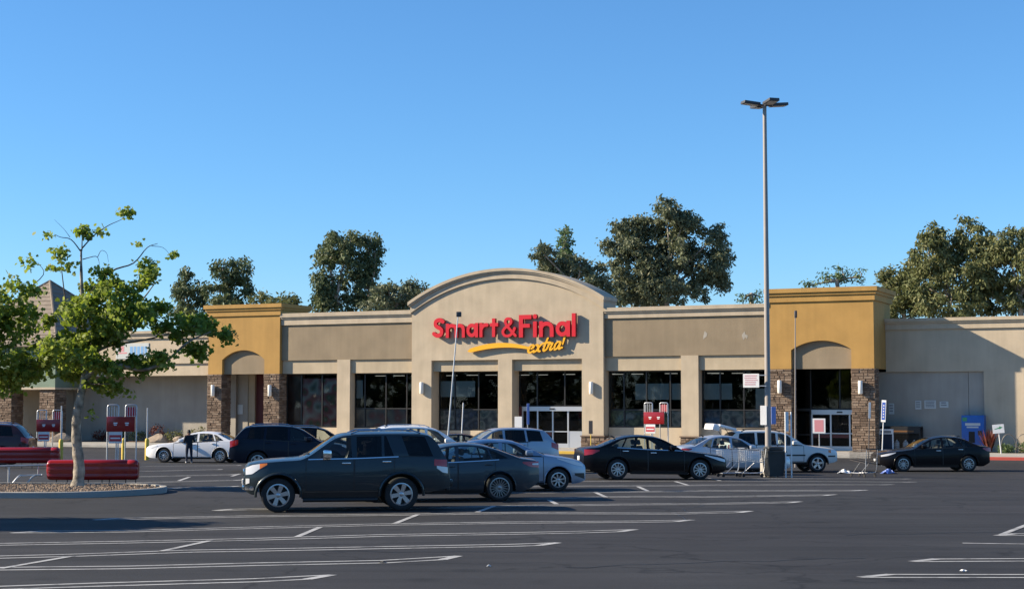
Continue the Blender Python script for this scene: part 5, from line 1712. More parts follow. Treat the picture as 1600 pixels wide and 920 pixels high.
thin_pole("thin pale pole leaning right with a dark head before the left arch opening", -2.90, 70.0, (-2.37, 6.15), gz(-2.9, 70), (0.07, "galv", 0.20, 0.042))
thin_pole("thin straight pole with dark tip in front of the right ochre tower arch", 12.33, 70.0, (12.41, 6.1), gz(12.33, 70), (0.03, "pole_paint", 0.30, 0.034))


# ================================================================== CART CORRALS
def corral_sign(label, x, y, w, h, rotz, seed):
    o = empty("cart_corral_sign", (x, y, gz(x, y)), rotz, label, "sign", "red cart return signs")
    for k, x0 in enumerate((0.0, w * 0.58)):          # two tall hooped tubes at different depth
        yy = 0.0 if k == 0 else 0.45
        hw = w * 0.40
        pts = [(x0, yy, -0.05), (x0, yy, h - 0.07), (x0 + 0.02, yy, h - 0.02), (x0 + 0.06, yy, h), (x0 + hw - 0.06, yy, h), (x0 + hw - 0.02, yy, h - 0.02), (x0 + hw, yy, h - 0.07), (x0 + hw, yy, -0.05)]
        m = MB(); m.tube(pts, 0.024, 8); f = m.build("hoop", "galv", o, smooth=50)
        if k == 1:
            m = MB(); m.box(x0 + 0.03, x0 + hw - 0.03, yy - 0.008, yy + 0.008, h - 0.40, h - 0.08); m.build("symbol_panel", "text_red", f)
        for j in range(4):
            m = MB(); m.tube([(x0 + 0.06 + j * (hw - 0.12) / 3, yy - 0.012, h - 0.46), (x0 + 0.06 + j * (hw - 0.12) / 3, yy - 0.012, h - 0.05 - 0.03 * (j in (0, 3)))], 0.010, 6); m.build("bar", "white_paint", f)
    m = MB(); m.bbox(-0.02, w + 0.0, -0.06, 0.02, h - 0.96, h - 0.42, 0.012); p = m.build("panel", "corral_red", o, smooth=40)
    for xx in (0.30, 0.72):
        m = MB(); m.box(w * xx - 0.07, w * xx + 0.07, -0.064, -0.0605, h - 0.68, h - 0.63); m.box(w * xx - 0.05, w * xx + 0.05, -0.064, -0.0605, h - 0.74, h - 0.70); m.build("print", "shoe_white", p)
    m = MB(); m.bbox(0.06, w * 0.55, -0.04, -0.02, h - 1.38, h - 0.96, 0.004); p = m.build("notice", "white_paint", o)
    m = MB(); m.box(0.08, w * 0.52, -0.044, -0.0405, h - 1.31, h - 1.08); m.build("print", "text_red", p)
    m = MB(); m.box(0.12, w * 0.48, -0.047, -0.0445, h - 1.22, h - 1.17); m.build("print", "shoe_white", p)
    m = MB(); m.tube([(w * 0.33, 0, -0.05), (w * 0.33, 0, h - 1.38)], 0.022, 8); m.build("post", "galv", o)
    return o


corral_sign("red cart return sign on hooped white tubes right of the street tree trunk", -14.62, 58.0, 0.98, 2.40, R(4), 1)
corral_sign("red cart return sign on hooped white tubes left of the street tree trunk", -21.3, 72.0, 1.02, 2.34, R(4), 2)
corral_sign("red cart return sign standing behind the black middle sedan", 6.03, 73.0, 0.98, 2.80, R(-28), 3)


def corral_rail(label, x, y, length, rotz):
    """ribbed red plastic bumper of a cart corral, carried on thin legs"""
    o = empty("cart_corral_rail", (x, y, gz(x, y)), rotz, label, "cart corral", "red cart corral bumpers")
    prof = []
    for i in range(40):
        a = 2 * math.pi * i / 40
        yy = 0.17 * math.copysign(abs(math.cos(a)) ** 0.55, math.cos(a)); zz = 0.30 * math.copysign(abs(math.sin(a)) ** 0.7, math.sin(a))
        rib = 0.017 * math.cos(zz / 0.30 * math.pi * 3.0)
        prof.append((yy * (1 + rib / 0.17), zz))
    xs = [0, 0.02, 0.06, 0.12, length * 0.5, length - 0.34, length - 0.33, length - 0.30, length - 0.29, length - 0.12, length - 0.05, length - 0.01, length]
    sc_ = [0.70, 0.86, 0.96, 1, 1, 1, 0.97, 0.97, 1, 1, 0.95, 0.84, 0.7]
    V = []; F = []
    n = len(prof)
    for xx, s in zip(xs, sc_):
        for (a, b) in prof: V.append((xx, a * s, 0.49 + b * s))
    for i in range(len(xs) - 1):
        for k in range(n):
            k2 = (k + 1) % n
            F.append((i * n + k, i * n + k2, (i + 1) * n + k2, (i + 1) * n + k))
    F.append(tuple(range(n - 1, -1, -1))); F.append(tuple((len(xs) - 1) * n + k for k in range(n)))
    m = MB(); m.add(V, F); m.build("bumper", "corral_red", o, smooth=50)
    for fx in (0.10, 0.22, 0.45, 0.60, 0.68, 0.86, 0.97):
        m = MB(); m.tube([(length * fx, 0, -0.04), (length * fx, 0, 0.24)], 0.014, 6); m.build("leg", "bin_gray", o)
    return o


corral_rail("ribbed red corral bumper right beside the street tree trunk", -13.75, 47.6, 2.68, R(2))
corral_rail("ribbed red corral bumper farther back at the left edge", -19.9, 61.4, 2.60, R(2))


def hoop_rack(label, pts, x, y):
    o = empty("tube_barrier", (x, y, gz(x, y)), R(3), label, "barrier", "galvanised tube barriers by the island")
    m = MB(); m.tube(catmull(pts, 4), 0.032, 8); m.build("tube", "galv", o, smooth=50)
    return o


b1 = hoop_rack("galvanised tube barrier at the left edge with upright legs", [(-0.30, 0, -0.05), (-0.30, 0, 0.50), (-0.22, 0, 0.60), (0.55, 0.1, 0.62), (1.30, 0.2, 0.63), (1.36, 0.2, 0.58), (1.36, 0.2, 0.30)], -14.95, 47.35)
m = MB(); m.tube([(0.12, 0.05, -0.05), (0.12, 0.05, 0.61)], 0.03, 8); m.build("leg", "galv", b1, smooth=50); m = MB(); m.tube([(0.95, 0.15, 0.30), (0.95, 0.15, 0.62)], 0.02, 8); m.build("leg", "galv", b1, smooth=50)
b2 = hoop_rack("galvanised tube barrier with slanted legs next to the red bumper", [(-0.42, -0.2, -0.05), (-0.14, -0.1, 0.32), (-0.02, 0, 0.34), (0.42, 0.1, 0.36), (0.50, 0.1, 0.36)], -14.25, 47.0)
m = MB(); m.tube([(0.0, -0.2, -0.05), (0.22, 0.0, 0.30), (0.30, 0.05, 0.35)], 0.03, 8); m.build("leg", "galv", b2, smooth=50)


# bollards
def bollard(label, x, y, post):
    o = empty("bollard", (x, y, gz(x, y)), 0, label, "bollard", "yellow steel bollards by the drive")
    m = MB(); m.lathe([(0.10, -0.05), (0.10, 0.95), (0.085, 1.02), (0.05, 1.06), (0.0, 1.07)], 16); m.build("pipe", "bollard_yellow", o, smooth=40)
    if post:
        m = MB(); m.tube([(0, 0, 1.0), (0, 0, post)], 0.032, 8); m.build("post", "galv", o, smooth=50)


bollard("yellow bollard with a pale post, left of the street tree trunk", -20.3, 72.3, 2.55)
bollard("plain yellow bollard below the cart return sign right of the trunk", -19.15, 79.2, 0)
bollard("yellow bollard with a pale post by the nose of the white sedan", -17.95, 79.0, 2.55)

# ================================================================== PLANTED ISLAND
isl = [(-22, 42.6), (-17, 41.9), (-13.2, 41.7), (-11.6, 41.75), (-10.6, 42.3), (-9.75, 43.4), (-9.55, 44.4), (-9.8, 45.3), (-10.6, 46.2), (-12.5, 46.7), (-17, 46.9), (-22, 46.9)]
isl = [tuple(p) for p in catmull(isl + isl[:1], 4)][:-1]
cen = Vector((-14.5, 44.4))
inner = []
for i, p in enumerate(isl):
    a = Vector(isl[i - 1]); b_ = Vector(isl[(i + 1) % len(isl)])
    t = (b_ - a).normalized(); nn = Vector((-t.y, t.x))
    inner.append(Vector(p) + nn * 0.16)
n = len(isl)
m = MB()
V = [(p[0], p[1], -0.2) for p in isl] + [(p[0], p[1], 0.045) for p in isl] + [(q.x * 0.1 + p[0] * 0.9, q.y * 0.1 + p[1] * 0.9, 0.06) for p, q in zip(isl, inner)] + [(q.x, q.y, 0.06) for q in inner] + [(q.x, q.y, -0.05) for q in inner]
F = []
for L0 in range(4):
    for i in range(n):
        j = (i + 1) % n
        F.append((L0 * n + i, L0 * n + j, (L0 + 1) * n + j, (L0 + 1) * n + i))
m.add(V, F)
ISL = m.build("planting_island", "concrete", smooth=30); tag(ISL, kind="structure")
m = MB(); m.add([(q.x, q.y, 0.02) for q in inner], [tuple(range(n))]); m.build("soil", "island_soil", ISL)
rnd = random.Random(4)
m = MB()
cnt = 0
while cnt < 7000:
    x = rnd.uniform(-17.5, -9.5); y = rnd.uniform(41.8, 46.9)
    if not (-17.5 < x < -9.7): continue
    ins = False
    jj = n - 1
    for ii in range(n):
        xi, yi = inner[ii]; xj, yj = inner[jj]
        if (yi > y) != (yj > y) and x < (xj - xi) * (y - yi) / (yj - yi) + xi: ins = not ins
        jj = ii
    if not ins: continue
    r = rnd.uniform(0.012, 0.034); a = rnd.uniform(0, 6.28)
    ca, sa = math.cos(a) * r, math.sin(a) * r
    z = 0.02
    h = r * rnd.uniform(0.8, 1.7)
    m.add([(x + ca * 1.3, y + sa * 1.3, z), (x - sa, y + ca, z), (x - ca * 1.2, y - sa * 1.2, z), (x + sa, y - ca, z), (x + ca * .3, y + sa * .3, z + h), (x - ca * .4, y - sa * .2, z + h * .9)],
          [(0, 1, 4), (1, 5, 4), (1, 2, 5), (2, 3, 5), (3, 4, 5), (3, 0, 4)])
    cnt += 1
gv = m.build("gravel", "gravel"); tag(gv, "loose tan gravel spread over the tree island", "gravel", kind="stuff")


# ================================================================== SHOPPING CARTS
def cart(name, label, x, y, rotz, cols, group="loose shopping carts"):
    o = empty(name, (x, y, gz(x, y)), rotz, label, "shopping cart", group)
    # wire basket, tapered to the front (+x)
    b = MB()
    def rim_pt(t, s, z):   # t along length 0..1, s -1..1
        w = 0.28 - 0.05 * t
        return Vector((-0.42 + 0.90 * t, s * w * (0.86 + 0.14 * z), 0.52 + (0.50 - 0.07 * t) * z + 0.10 * t * (1 - z)))
    for z in (0, .16, .33, .5, .66, .83, 1.0):
        loop = [rim_pt(0, -1, z), rim_pt(1, -1, z), rim_pt(1, 1, z), rim_pt(0, 1, z), rim_pt(0, -1, z)]
        b.tube(loop, 0.010 if z in (0, 1.0) else 0.0045, 5)
    for k in range(13):
        t = k / 12
        for s in (-1, 1): b.tube([rim_pt(t, s, 0), rim_pt(t, s, 1)], 0.004, 4)
        b.tube([rim_pt(t, -1, 0), rim_pt(t, 1, 0)], 0.004, 4)
    for k in range(1, 8):
        s = -1 + 2 * k / 8
        b.tube([rim_pt(1, s, 0), rim_pt(1, s, 1)], 0.004, 4); b.tube([rim_pt(0, s, 0), rim_pt(0, s, 1)], 0.004, 4)
    b.build("basket", cols[0], o)
    f = MB()
    for s in (-1, 1):
        f.tube(catmull([(0.44, s * 0.20, 0.14), (-0.30, s * 0.26, 0.16), (-0.44, s * 0.27, 0.30), (-0.46, s * 0.27, 0.60), (-0.52, s * 0.27, 1.02)], 4), 0.014, 6)
        f.tube([(0.30, s * 0.20, 0.145), (-0.10, s * 0.24, 0.52)], 0.012, 6)
    f.tube([(0.44, -0.2, 0.14), (0.44, 0.2, 0.14)], 0.012, 6); f.tube([(-0.3, -0.26, 0.16), (-0.3, 0.26, 0.16)], 0.012, 6)
    f.build("frame", cols[1], o, smooth=50)
    h = MB(); h.tube([(-0.53, -0.29, 1.03), (-0.53, 0.29, 1.03)], 0.018, 8); h.build("handle", cols[2], o, smooth=50)
    for sx_, ww in ((0.42, 0.20), (-0.36, 0.26)):
        for s in (-1, 1):
            m = MB(); m.tube([(sx_, s * ww - 0.014, 0.062), (sx_, s * ww + 0.014, 0.062)], 0.062, 12)
            m.box(sx_ - 0.012, sx_ + 0.012, s * ww - 0.02, s * ww + 0.02, 0.10, 0.15); m.build("wheel", "tyre", o)
    return o


cart("shopping_cart", "wire shopping cart touching the nose of the black middle sedan", 7.85, 57.6, R(200), ("galv", "galv", "black_trim"))
cart("shopping_cart", "wire shopping cart nearest the bin among the pair by the lot light", 8.62, 57.8, R(170), ("galv", "galv", "black_trim"))
cart("shopping_cart", "wire shopping cart standing alone left of the right black sedan", 13.0, 59.6, R(120), ("pole_dark", "galv", "black_trim"))

# litter on the asphalt
def litter(label, x, y, mt, s, seed):
    rr = random.Random(seed)
    m = MB()
    V = []
    for i in range(7):
        for j in range(7):
            V.append((x + (i - 3) * s / 3 + rr.uniform(-.2, .2) * s / 3, y + (j - 3) * s / 4, gz(x, y) + 0.01 + rr.uniform(0, 1) ** 2 * s * 0.8 * (1 - abs(i - 3) / 3.5)))
    F = [(i * 7 + j, (i + 1) * 7 + j, (i + 1) * 7 + j + 1, i * 7 + j + 1) for i in range(6) for j in range(6)]
    m.add(V, F)
    o = m.build("crumpled_bag", mt); tag(o, label, "litter")


litter("crumpled white bag on the asphalt before the white SUV wheel", 13.15, 63.6, "paper_bag", 0.30, 1)
litter("crumpled pale blue bag under the nose of the right black sedan", 14.85, 63.4, "paper_blue", 0.30, 2)
litter("small white scrap of paper among the near stall lines", -0.35, 24.3, "paper_bag", 0.035, 3)
litter("small dark scrap on the second stall line from the front", -2.0, 24.9, "bin_gray", 0.05, 4)
litter("small pale scrap between the two nearest stall lines at right", 6.6, 23.6, "paper_bag", 0.05, 5)


# ================================================================== THINGS ALONG THE RIGHT WALL
def wloc(u, v, z): x, y = xy_of(u, v); return (x, y, z)


o = empty("vending_machine", wloc(26.42, 2.75, -0.27), -PHI, "bright blue vending machine against the shaded right wall", "vending machine")
m = MB(); m.bbox(-0.60, 0.60, -0.40, 0.40, 0.05, 1.98, 0.03); m.build("cabinet", "vending_blue", o, smooth=40)
m = MB(); m.box(-0.40, 0.40, -0.406, -0.4015, 1.42, 1.56); m.box(-0.32, 0.30, -0.406, -0.4015, 1.30, 1.38); m.build("print", "paper_white", o)
m = MB(); m.box(-0.54, -0.30, -0.406, -0.4015, 1.66, 1.86); m.build("print", "sign_green", o)
m = MB(); m.box(-0.22, 0.10, -0.409, -0.402, 0.50, 1.10); m.build("dispenser", "store_wall", o)
m = MB(); m.box(0.26, 0.48, -0.407, -0.402, 0.9, 1.15); m.build("keypad", "black_trim", o)
m = MB(); m.box(-0.55, 0.55, -0.35, 0.35, 0.0, 0.05); m.build("plinth", "black_trim", o)

o = empty("gas_cage", wloc(22.55, 2.55, -0.27), -PHI, "low black steel cage with dim orange print against the right wall", "cage")
m = MB()
for a in (-1.07, 1.07):
    for b_ in (-0.4, 0.4): m.box(a - .03, a + .03, b_ - .03, b_ + .03, 0, 1.30)
m.box(-1.1, 1.1, -0.43, 0.43, 1.30, 1.36); m.box(-1.1, 1.1, -0.43, 0.43, 0.04, 0.10); m.box(-1.1, 1.1, 0.40, 0.43, 0.1, 1.3); m.box(-1.1, 1.1, -0.435, -0.405, 0.98, 1.30)
m.build("frame", "cage_black", o)
m = MB()
for k in range(28):
    a = -1.05 + 2.1 * k / 27; m.tube([(a, -0.415, 0.1), (a, -0.415, 0.98)], 0.006, 4)
for k in range(8):
    z = 0.15 + 0.11 * k; m.tube([(-1.05, -0.415, z), (1.05, -0.415, z)], 0.006, 4)
m.build("mesh_door", "cage_black", o)
m = MB(); m.box(-0.55, 0.75, -0.442, -0.437, 1.05, 1.14); m.build("print", "print_brown", o)
for k in range(4):
    m = MB(); m.lathe([(0.0, 0.12), (0.12, 0.13), (0.15, 0.2), (0.15, 0.45), (0.10, 0.53), (0.05, 0.55), (0.05, 0.62), (0.0, 0.62)], 14, Matrix.Translation((-0.75 + 0.48 * k, 0.02, 0)))
    c_ = m.build("gas_cylinder", "white_paint", None, smooth=40)
    c_.matrix_world = o.matrix_world if False else Matrix.Translation(wloc(22.55, 2.55, -0.27)) @ Matrix.Rotation(-PHI, 4, 'Z')
    tag(c_, ("leftmost", "second from left", "third from left", "rightmost")[k] + " white gas cylinder inside the low black cage", "gas cylinder", "gas cylinders in the cage")

o = empty("sandwich_board", wloc(21.95, 1.4, -0.27), -PHI + R(8), "white framed sandwich board with purple print left of the black cage", "sign")
for sgn in (-1, 1):
    Mx = Matrix.Rotation(R(12 * sgn), 4, 'X')
    m = MB(); m.box(-0.38, 0.38, -0.02 + sgn * -0.24, 0.02 + sgn * -0.24, 0.02, 1.22, Mx if False else None); m.build("panel", "white_paint", o)
m = MB(); m.box(-0.33, 0.33, -0.268, -0.2635, 0.12, 0.95); m.build("print", "cloth_navy", o)
m = MB(); m.box(-0.30, 0.28, -0.268, -0.2635, 1.0, 1.14); m.build("print", "text_gray", o)

for (u0, u1, z0, z1, rw, lb) in ((23.22, 23.55, 2.02, 2.50, 3, "leftmost of three paper notices on the shaded right wall"), (23.72, 24.35, 2.06, 2.52, 4, "middle and widest of three paper notices on the shaded right wall"),
                                 (24.55, 25.02, 2.12, 2.46, 2, "rightmost of three paper notices on the shaded right wall"), (21.75, 22.05, 1.75, 2.35, 3, "faint narrow notice on the wall behind the blue sign post")):
    o = empty("wall_notice", wloc((u0 + u1) / 2, 3.12, (z0 + z1) / 2), -PHI, lb, "notice", "paper notices on the right wall")
    m = MB(); m.box(-(u1 - u0) / 2, (u1 - u0) / 2, -0.012, 0.0, -(z1 - z0) / 2, (z1 - z0) / 2); m.build("sheet", "paper_white", o)
    text_rows(o, -(u1 - u0) * .4, (u1 - u0) * .4, -(z1 - z0) * .38, (z1 - z0) * .38, -0.013, rw, "text_gray", rw)
o = empty("wall_notice", wloc(-21.35, 2.78, 1.95), -PHI, "faint grey notice on the wall inside the left tower arch", "notice")
m = MB(); m.box(-0.22, 0.22, -0.012, 0.0, -0.32, 0.32); m.build("sheet", "paper_white", o)

o = empty("bike_rack", wloc(29.0, 1.0, -0.27), -PHI, "thin dark looped bike rack at the right edge by the wall", "bike rack")
for k in range(3):
    m = MB(); x0 = -0.9 + 0.75 * k
    m.tube([(x0 + 0.36 - 0.36 * math.cos(R(180 * i / 12)), 0.1 * k, 0.45 + 0.55 * math.sin(R(180 * i / 12))) for i in range(13)], 0.022, 6)
    m.tube([(x0, 0.1 * k, 0), (x0, 0.1 * k, 0.46)], 0.022, 6); m.tube([(x0 + 0.72, 0.1 * k, 0), (x0 + 0.72, 0.1 * k, 0.46)], 0.022, 6)
    m.build("hoop", "pole_dark", o, smooth=50)


# ================================================================== PLANTS
def fast_mesh(name, V, loops_per_face, nf, mt):
    """V: (nf*k, 3) array, every face owns its k vertices"""
    k = loops_per_face
    me = bpy.data.meshes.new(name)
    me.vertices.add(len(V)); me.vertices.foreach_set("co", np.asarray(V, np.float32).ravel())
    me.loops.add(nf * k); me.loops.foreach_set("vertex_index", np.arange(nf * k, dtype=np.int32))
    me.polygons.add(nf); me.polygons.foreach_set("loop_start", np.arange(0, nf * k, k, dtype=np.int32))
    me.materials.append(MATS[mt])
    me.update(calc_edges=True)
    return me


def leaf_cloud(blobs, count, size, rng, droop=0.0, aspect=2.6, clump=0.30, perclump=26, shape=4, shell=0.55):
    """leaves gathered in clumps spread through ellipsoids (cx, cy, cz, rx, ry, rz)"""
    w = np.array([b[3] * b[4] * b[5] for b in blobs]) ** 0.66
    w /= w.sum()
    out = []
    for b, wi in zip(blobs, w):
        n = max(12, int(count * wi))
        nc = max(2, n // perclump)
        d = rng.normal(size=(nc, 3)); d /= np.linalg.norm(d, axis=1)[:, None]
        rad = rng.uniform(0, 1, nc) ** (1 / 3) * (1 - shell) + shell * rng.uniform(0.75, 1.06, nc)
        cc = np.array(b[:3]) + d * rad[:, None] * np.array(b[3:6])
        sz = rng.uniform(0.55, 1.3, nc)
        idx = rng.integers(0, nc, n)
        cs_ = clump * sz[idx][:, None] * np.array([1, 1, 0.8])
        p = cc[idx] + rng.normal(size=(n, 3)) * cs_
        out.append(p)
    P = np.concatenate(out)
    n = len(P)
    a = rng.normal(size=(n, 3))
    a[:, 2] = a[:, 2] * (1 - droop) - droop * 2.0
    a /= np.linalg.norm(a, axis=1)[:, None]
    t = rng.normal(size=(n, 3))
    b = np.cross(a, t); b /= np.linalg.norm(b, axis=1)[:, None] + 1e-9
    c = np.cross(a, b)
    ln = size * rng.uniform(0.65, 1.35, n)[:, None]
    wd = ln / aspect
    if shape == 4:
        V = np.stack([P, P + a * ln * 0.45 + b * wd * 0.5, P + a * ln, P + a * ln * 0.45 - b * wd * 0.5], 1)
    else:   # lobed leaf, slightly cupped
        V = np.stack([P, P + a * ln * 0.30 + b * wd * 0.62 + c * ln * .10, P + a * ln * 0.55 + b * wd * 0.30, P + a * ln * 0.72 + b * wd * 0.46 + c * ln * .08,
                      P + a * ln, P + a * ln * 0.72 - b * wd * 0.46 + c * ln * .08, P + a * ln * 0.55 - b * wd * 0.30, P + a * ln * 0.30 - b * wd * 0.62 + c * ln * .10], 1)
    k = V.shape[1]
    return V.reshape(-1, 3), k, n


def crown(name, root, blobs, count, size, mt, seed, **kw):
    rng = np.random.default_rng(seed)
    V, k, n = leaf_cloud(blobs, count, size, rng, **kw)
    V = V - np.array(root.location)
    return link(name, fast_mesh(name, V, k, n, mt), root)


def limbs(root, mt, paths, name="limb"):
    """paths: list of (points xyz world, r0, r1)"""
    o = Vector(root.location)
    for pts, r0, r1 in paths:
        P = catmull([Vector(p) - o for p in pts], 4)
        rr = [(r0 + (r1 - r0) * (i / (len(P) - 1)) ** 0.7) * (0.75 if r0 < 0.056 else 1.0) for i in range(len(P))]
        m = MB(); m.tube(P, rr, 9); m.build(name, mt, root, smooth=60)


TY = 45.3
tree = empty("street_tree", (-12.23, TY, 0.0), 0, "broad young street tree with pale trunk on the gravel island", "tree")
m = MB()
P = catmull([Vector((x + 12.23, 0.10 * math.sin(i * 1.3), z)) for i, (x, z) in enumerate(TRUNK)], 5)
rr = [0.19 if i == 0 else 0.165 - 0.145 * (i / len(P)) ** 1.15 for i in range(len(P))]
rr = [q * (1 + 0.07 * math.sin(i * 1.9)) for i, q in enumerate(rr)]
rr[0] = 0.23; rr[1] = 0.195
m.tube(P, rr, 14); m.build("trunk", "bark_pale", tree, smooth=60)
rnd = random.Random(8)
BR = {}
for nm, pts, r0, r1 in (("B1", B1, .028, .008), ("B2", B2, .026, .008), ("B3", B3, .030, .008), ("B4", B4, .02, .006), ("B4b", B4b, .014, .005), ("B5", B5, .05, .010), ("B5b", B5b, .014, .005),
                        ("B6", B6, .06, .015), ("B7", B7, .085, .018), ("B8", B8, .06, .015), ("B9", B9, .05, .008), ("B10", B10, .04, .012), ("B11", B11, .06, .015), ("B12", B12, .012, .004)):
    dy = {"B1": -.3, "B2": .1, "B3": .4, "B4": -.2, "B4b": -.1, "B5": .5, "B5b": .7, "B6": .9, "B7": -.6, "B8": -.7, "B9": .4, "B10": -.9, "B11": 1.0, "B12": -.3}[nm]
    base = {"B4b": -.1, "B5b": .4, "B12": -.15}.get(nm, 0.0)
    limbs(tree, "bark_dark" if r0 < 0.055 else "bark_pale", [([(x, TY + base + (dy - base) * (i / (len(pts) - 1)), z) for i, (x, z) in enumerate(pts)], r0, r1)])
blobs = []
for i, (x, z, rx, rz) in enumerate(NEAR):
    big = rx > 0.4
    dep = min(1.5, rx * 1.25) if big else rx
    yo = (rnd.uniform(-0.9, 0.9) if big else rnd.uniform(-.15, .15))
    if 11 <= i <= 22: yo = {11: .4, 12: .7, 13: 0, 14: .1, 15: -.2, 16: .4, 17: -.3, 18: .2, 19: .6, 20: .5, 21: -.1, 22: .2}[i]
    if not big:
        blobs.append((x, TY + yo, z, rx * .92, dep, rz * .92)); continue
    for q in range(5):      # loose sprays instead of one full ball
        k_ = rnd.uniform(.34, .58)
        blobs.append((x + rnd.uniform(-.75, .75) * rx, TY + yo + rnd.uniform(-.7, .7) * dep, z + rnd.uniform(-.7, .75) * rz, rx * k_, dep * k_, rz * k_))
crown("crown", tree, blobs, 12500, 0.128, "leaf_street", 3, droop=0.25, aspect=1.3, clump=0.100, perclump=34, shape=8, shell=0.35)

TY2 = 46.5
tree2 = empty("street_tree", (-15.62, TY2, 0.0), 0, "second street tree at the left edge, its trunk out of frame", "tree")
P = catmull([Vector((x + 15.62, 0, z)) for x, z in LT_TRUNK], 5)
m = MB(); m.tube(P, [0.17 - 0.12 * i / len(P) for i in range(len(P))], 12); m.build("trunk", "bark_pale", tree2, smooth=60)
for pts, dy in zip(LT_BR, (-.5, .4, -.2)):
    limbs(tree2, "bark_dark", [([(x, TY2 + dy * i / (len(pts) - 1), z) for i, (x, z) in enumerate(pts)], .05, .008)])
rnd = random.Random(9)
crown("crown", tree2, [(x, TY2 + (rnd.uniform(-.7, .7) if rx > .3 else .1), z, rx * .92, min(1.3, rx * 1.2), rz * .92) for x, z, rx, rz in NEAR2], 5200, 0.145, "leaf_street", 5, droop=0.25, aspect=1.25, clump=0.15, perclump=20, shape=8, shell=0.35)

# a third tree left of the frame throws the shadow on the near asphalt
tree3 = empty("street_tree", (-18.2, 32.8, -0.1), 0, "street tree left of the view whose shadow lies on the near asphalt", "tree")
limbs(tree3, "bark_pale", [([(-18.2, 32.8, -.15), (-18.15, 32.8, 1.2), (-18.2, 32.85, 2.6), (-18.0, 32.8, 4.2)], .17, .05)], "trunk")
crown("crown", tree3, [(-18.1, 32.8, 3.9, 1.6, 1.5, .9), (-17.2, 32.4, 4.2, 1.2, 1.2, .6), (-18.6, 33.5, 4.6, 1.0, 1.1, .7), (-16.5, 32.9, 4.6, .8, .6, .35), (-17.6, 33.6, 4.1, 1.5, 1.2, .8)], 7000, 0.2, "leaf_street", 6, droop=.25, aspect=1.25, clump=.16, perclump=20, shape=8, shell=.35)

# ---- trees behind the shop
KIND = {'euc_a': ("leaf_euc", "narrow dark eucalyptus, leftmost of the trees behind the shop", "euc"),
        'euc_b': ("leaf_euc", "dark eucalyptus with two rounded heads above the left ochre tower", "euc"),
        'round_a': ("leaf_olive", "low olive tree just right of the left ochre tower roof", "round"),
        'euc_c': ("leaf_euc", "tall eucalyptus with pale stems above the left taupe fascia", "euc"),
        'euc_d': ("leaf_euc", "slim dark eucalyptus right beside the tall one over the left fascia", "euc"),
        'round_b': ("leaf_euc_gray", "grey green rounded tree touching the left of the arched gable", "round"),
        'bush_c': ("leaf_olive", "thin tree tip peeking over the left end of the arched gable", "round"),
        'round_d': ("leaf_euc_gray", "dark bushy tree behind the right shoulder of the arched gable", "round"),
        'pine': ("leaf_green", "small pointed pine standing above the arched gable", "pine"),
        'euc_e': ("leaf_euc_gray", "largest grey green eucalyptus, widest crown above the right fascia", "euc"),
        'bush_e': ("leaf_green", "thin sparse tree tip left of the tall light pole", "round"),
        'round_e': ("leaf_green", "small sparse trees' tips above the right ochre tower", "round"),
        'euc_f': ("leaf_olive", "dark tree against the right side of the right ochre tower", "round"),
        'euc_g': ("leaf_olive", "tall olive brown eucalyptus above the right shaded wall", "euc"),
        'euc_h': ("leaf_olive", "olive brown eucalyptus cut off by the right edge", "euc")}
KIND['round_e'] = ("leaf_green", "small sparse tree above the right ochre tower roof", "round")
NM = {'euc': "eucalyptus_tree", 'round': "background_tree", 'pine': "pine_tree"}
for si, (key, (Y, bl)) in enumerate(BGT.items()):
    mt, lb, kind = KIND[key]
    rnd = random.Random(si + 50)
    xs = [b[0] for b in bl]; wts = [b[2] for b in bl]
    cx = sum(x * w for x, w in zip(xs, wts)) / sum(wts)
    root = empty(NM[kind], (cx, Y, -0.42), 0, lb, "tree", "trees behind the shop")
    top = max(b[1] for b in bl)
    spread = max(abs(b[0] - cx) + b[2] for b in bl)
    B = []
    for (x, z, rx, rz) in bl:
        dep = min(max(rx, rz) * 1.1, 3.2)
        B.append((x, Y + rnd.uniform(-.35, .35) * min(spread, 4), z, rx * 0.95, dep, rz * 0.95))
    core = B; B = []
    for b in core:
        kc = .95 if key in ('euc_f', 'euc_g', 'euc_h') else .78
        B.append((b[0], b[1], b[2], b[3] * kc, b[4] * kc, b[5] * kc))
        for q in range(8):
            a_ = rnd.uniform(0, 6.283); e_ = rnd.uniform(-.8, 1.25); k_ = rnd.uniform(.22, .46)
            B.append((b[0] + math.cos(a_) * math.cos(e_) * b[3] * .82, b[1] + math.sin(a_) * math.cos(e_) * b[4] * .8, b[2] + math.sin(e_) * b[5] * .80, b[3] * k_, b[4] * k_, b[5] * k_ * (1.25 if kind == 'euc' else .9)))
    area = sum(b[3] * b[5] for b in core)
    sparse = key in ('bush_c', 'bush_e', 'round_e')
    cnt = int(area * (300 if sparse else (1000 if key in ('euc_f', 'euc_g', 'euc_h') else 820)))
    cnt = min(cnt, 45000)
    dr = 0.55 if kind == 'euc' else 0.2
    crown("crown", root, B, cnt, 0.36 if not sparse else 0.30, mt, si + 70, droop=dr, aspect=2.4, clump=0.24, perclump=40, shape=4, shell=0.45)
    # trunk and limbs up into every blob
    trunk_top = (cx, Y, min(b[2] for b in core) + 0.5)
    limbs(root, "bark_euc", [([(cx, Y, -0.5), (cx + .2, Y, trunk_top[2] * .5), trunk_top], .32, .20)], "trunk")
    for b in core:
        tip = (b[0], b[1], b[2] + b[5] * 0.55)
        mid_ = ((trunk_top[0] + b[0]) / 2 + rnd.uniform(-.4, .4), (Y + b[1]) / 2, trunk_top[2] + (b[2] - trunk_top[2]) * .5)
        limbs(root, "bark_euc", [([trunk_top, mid_, (b[0], b[1], b[2]), tip], .14, .03)])


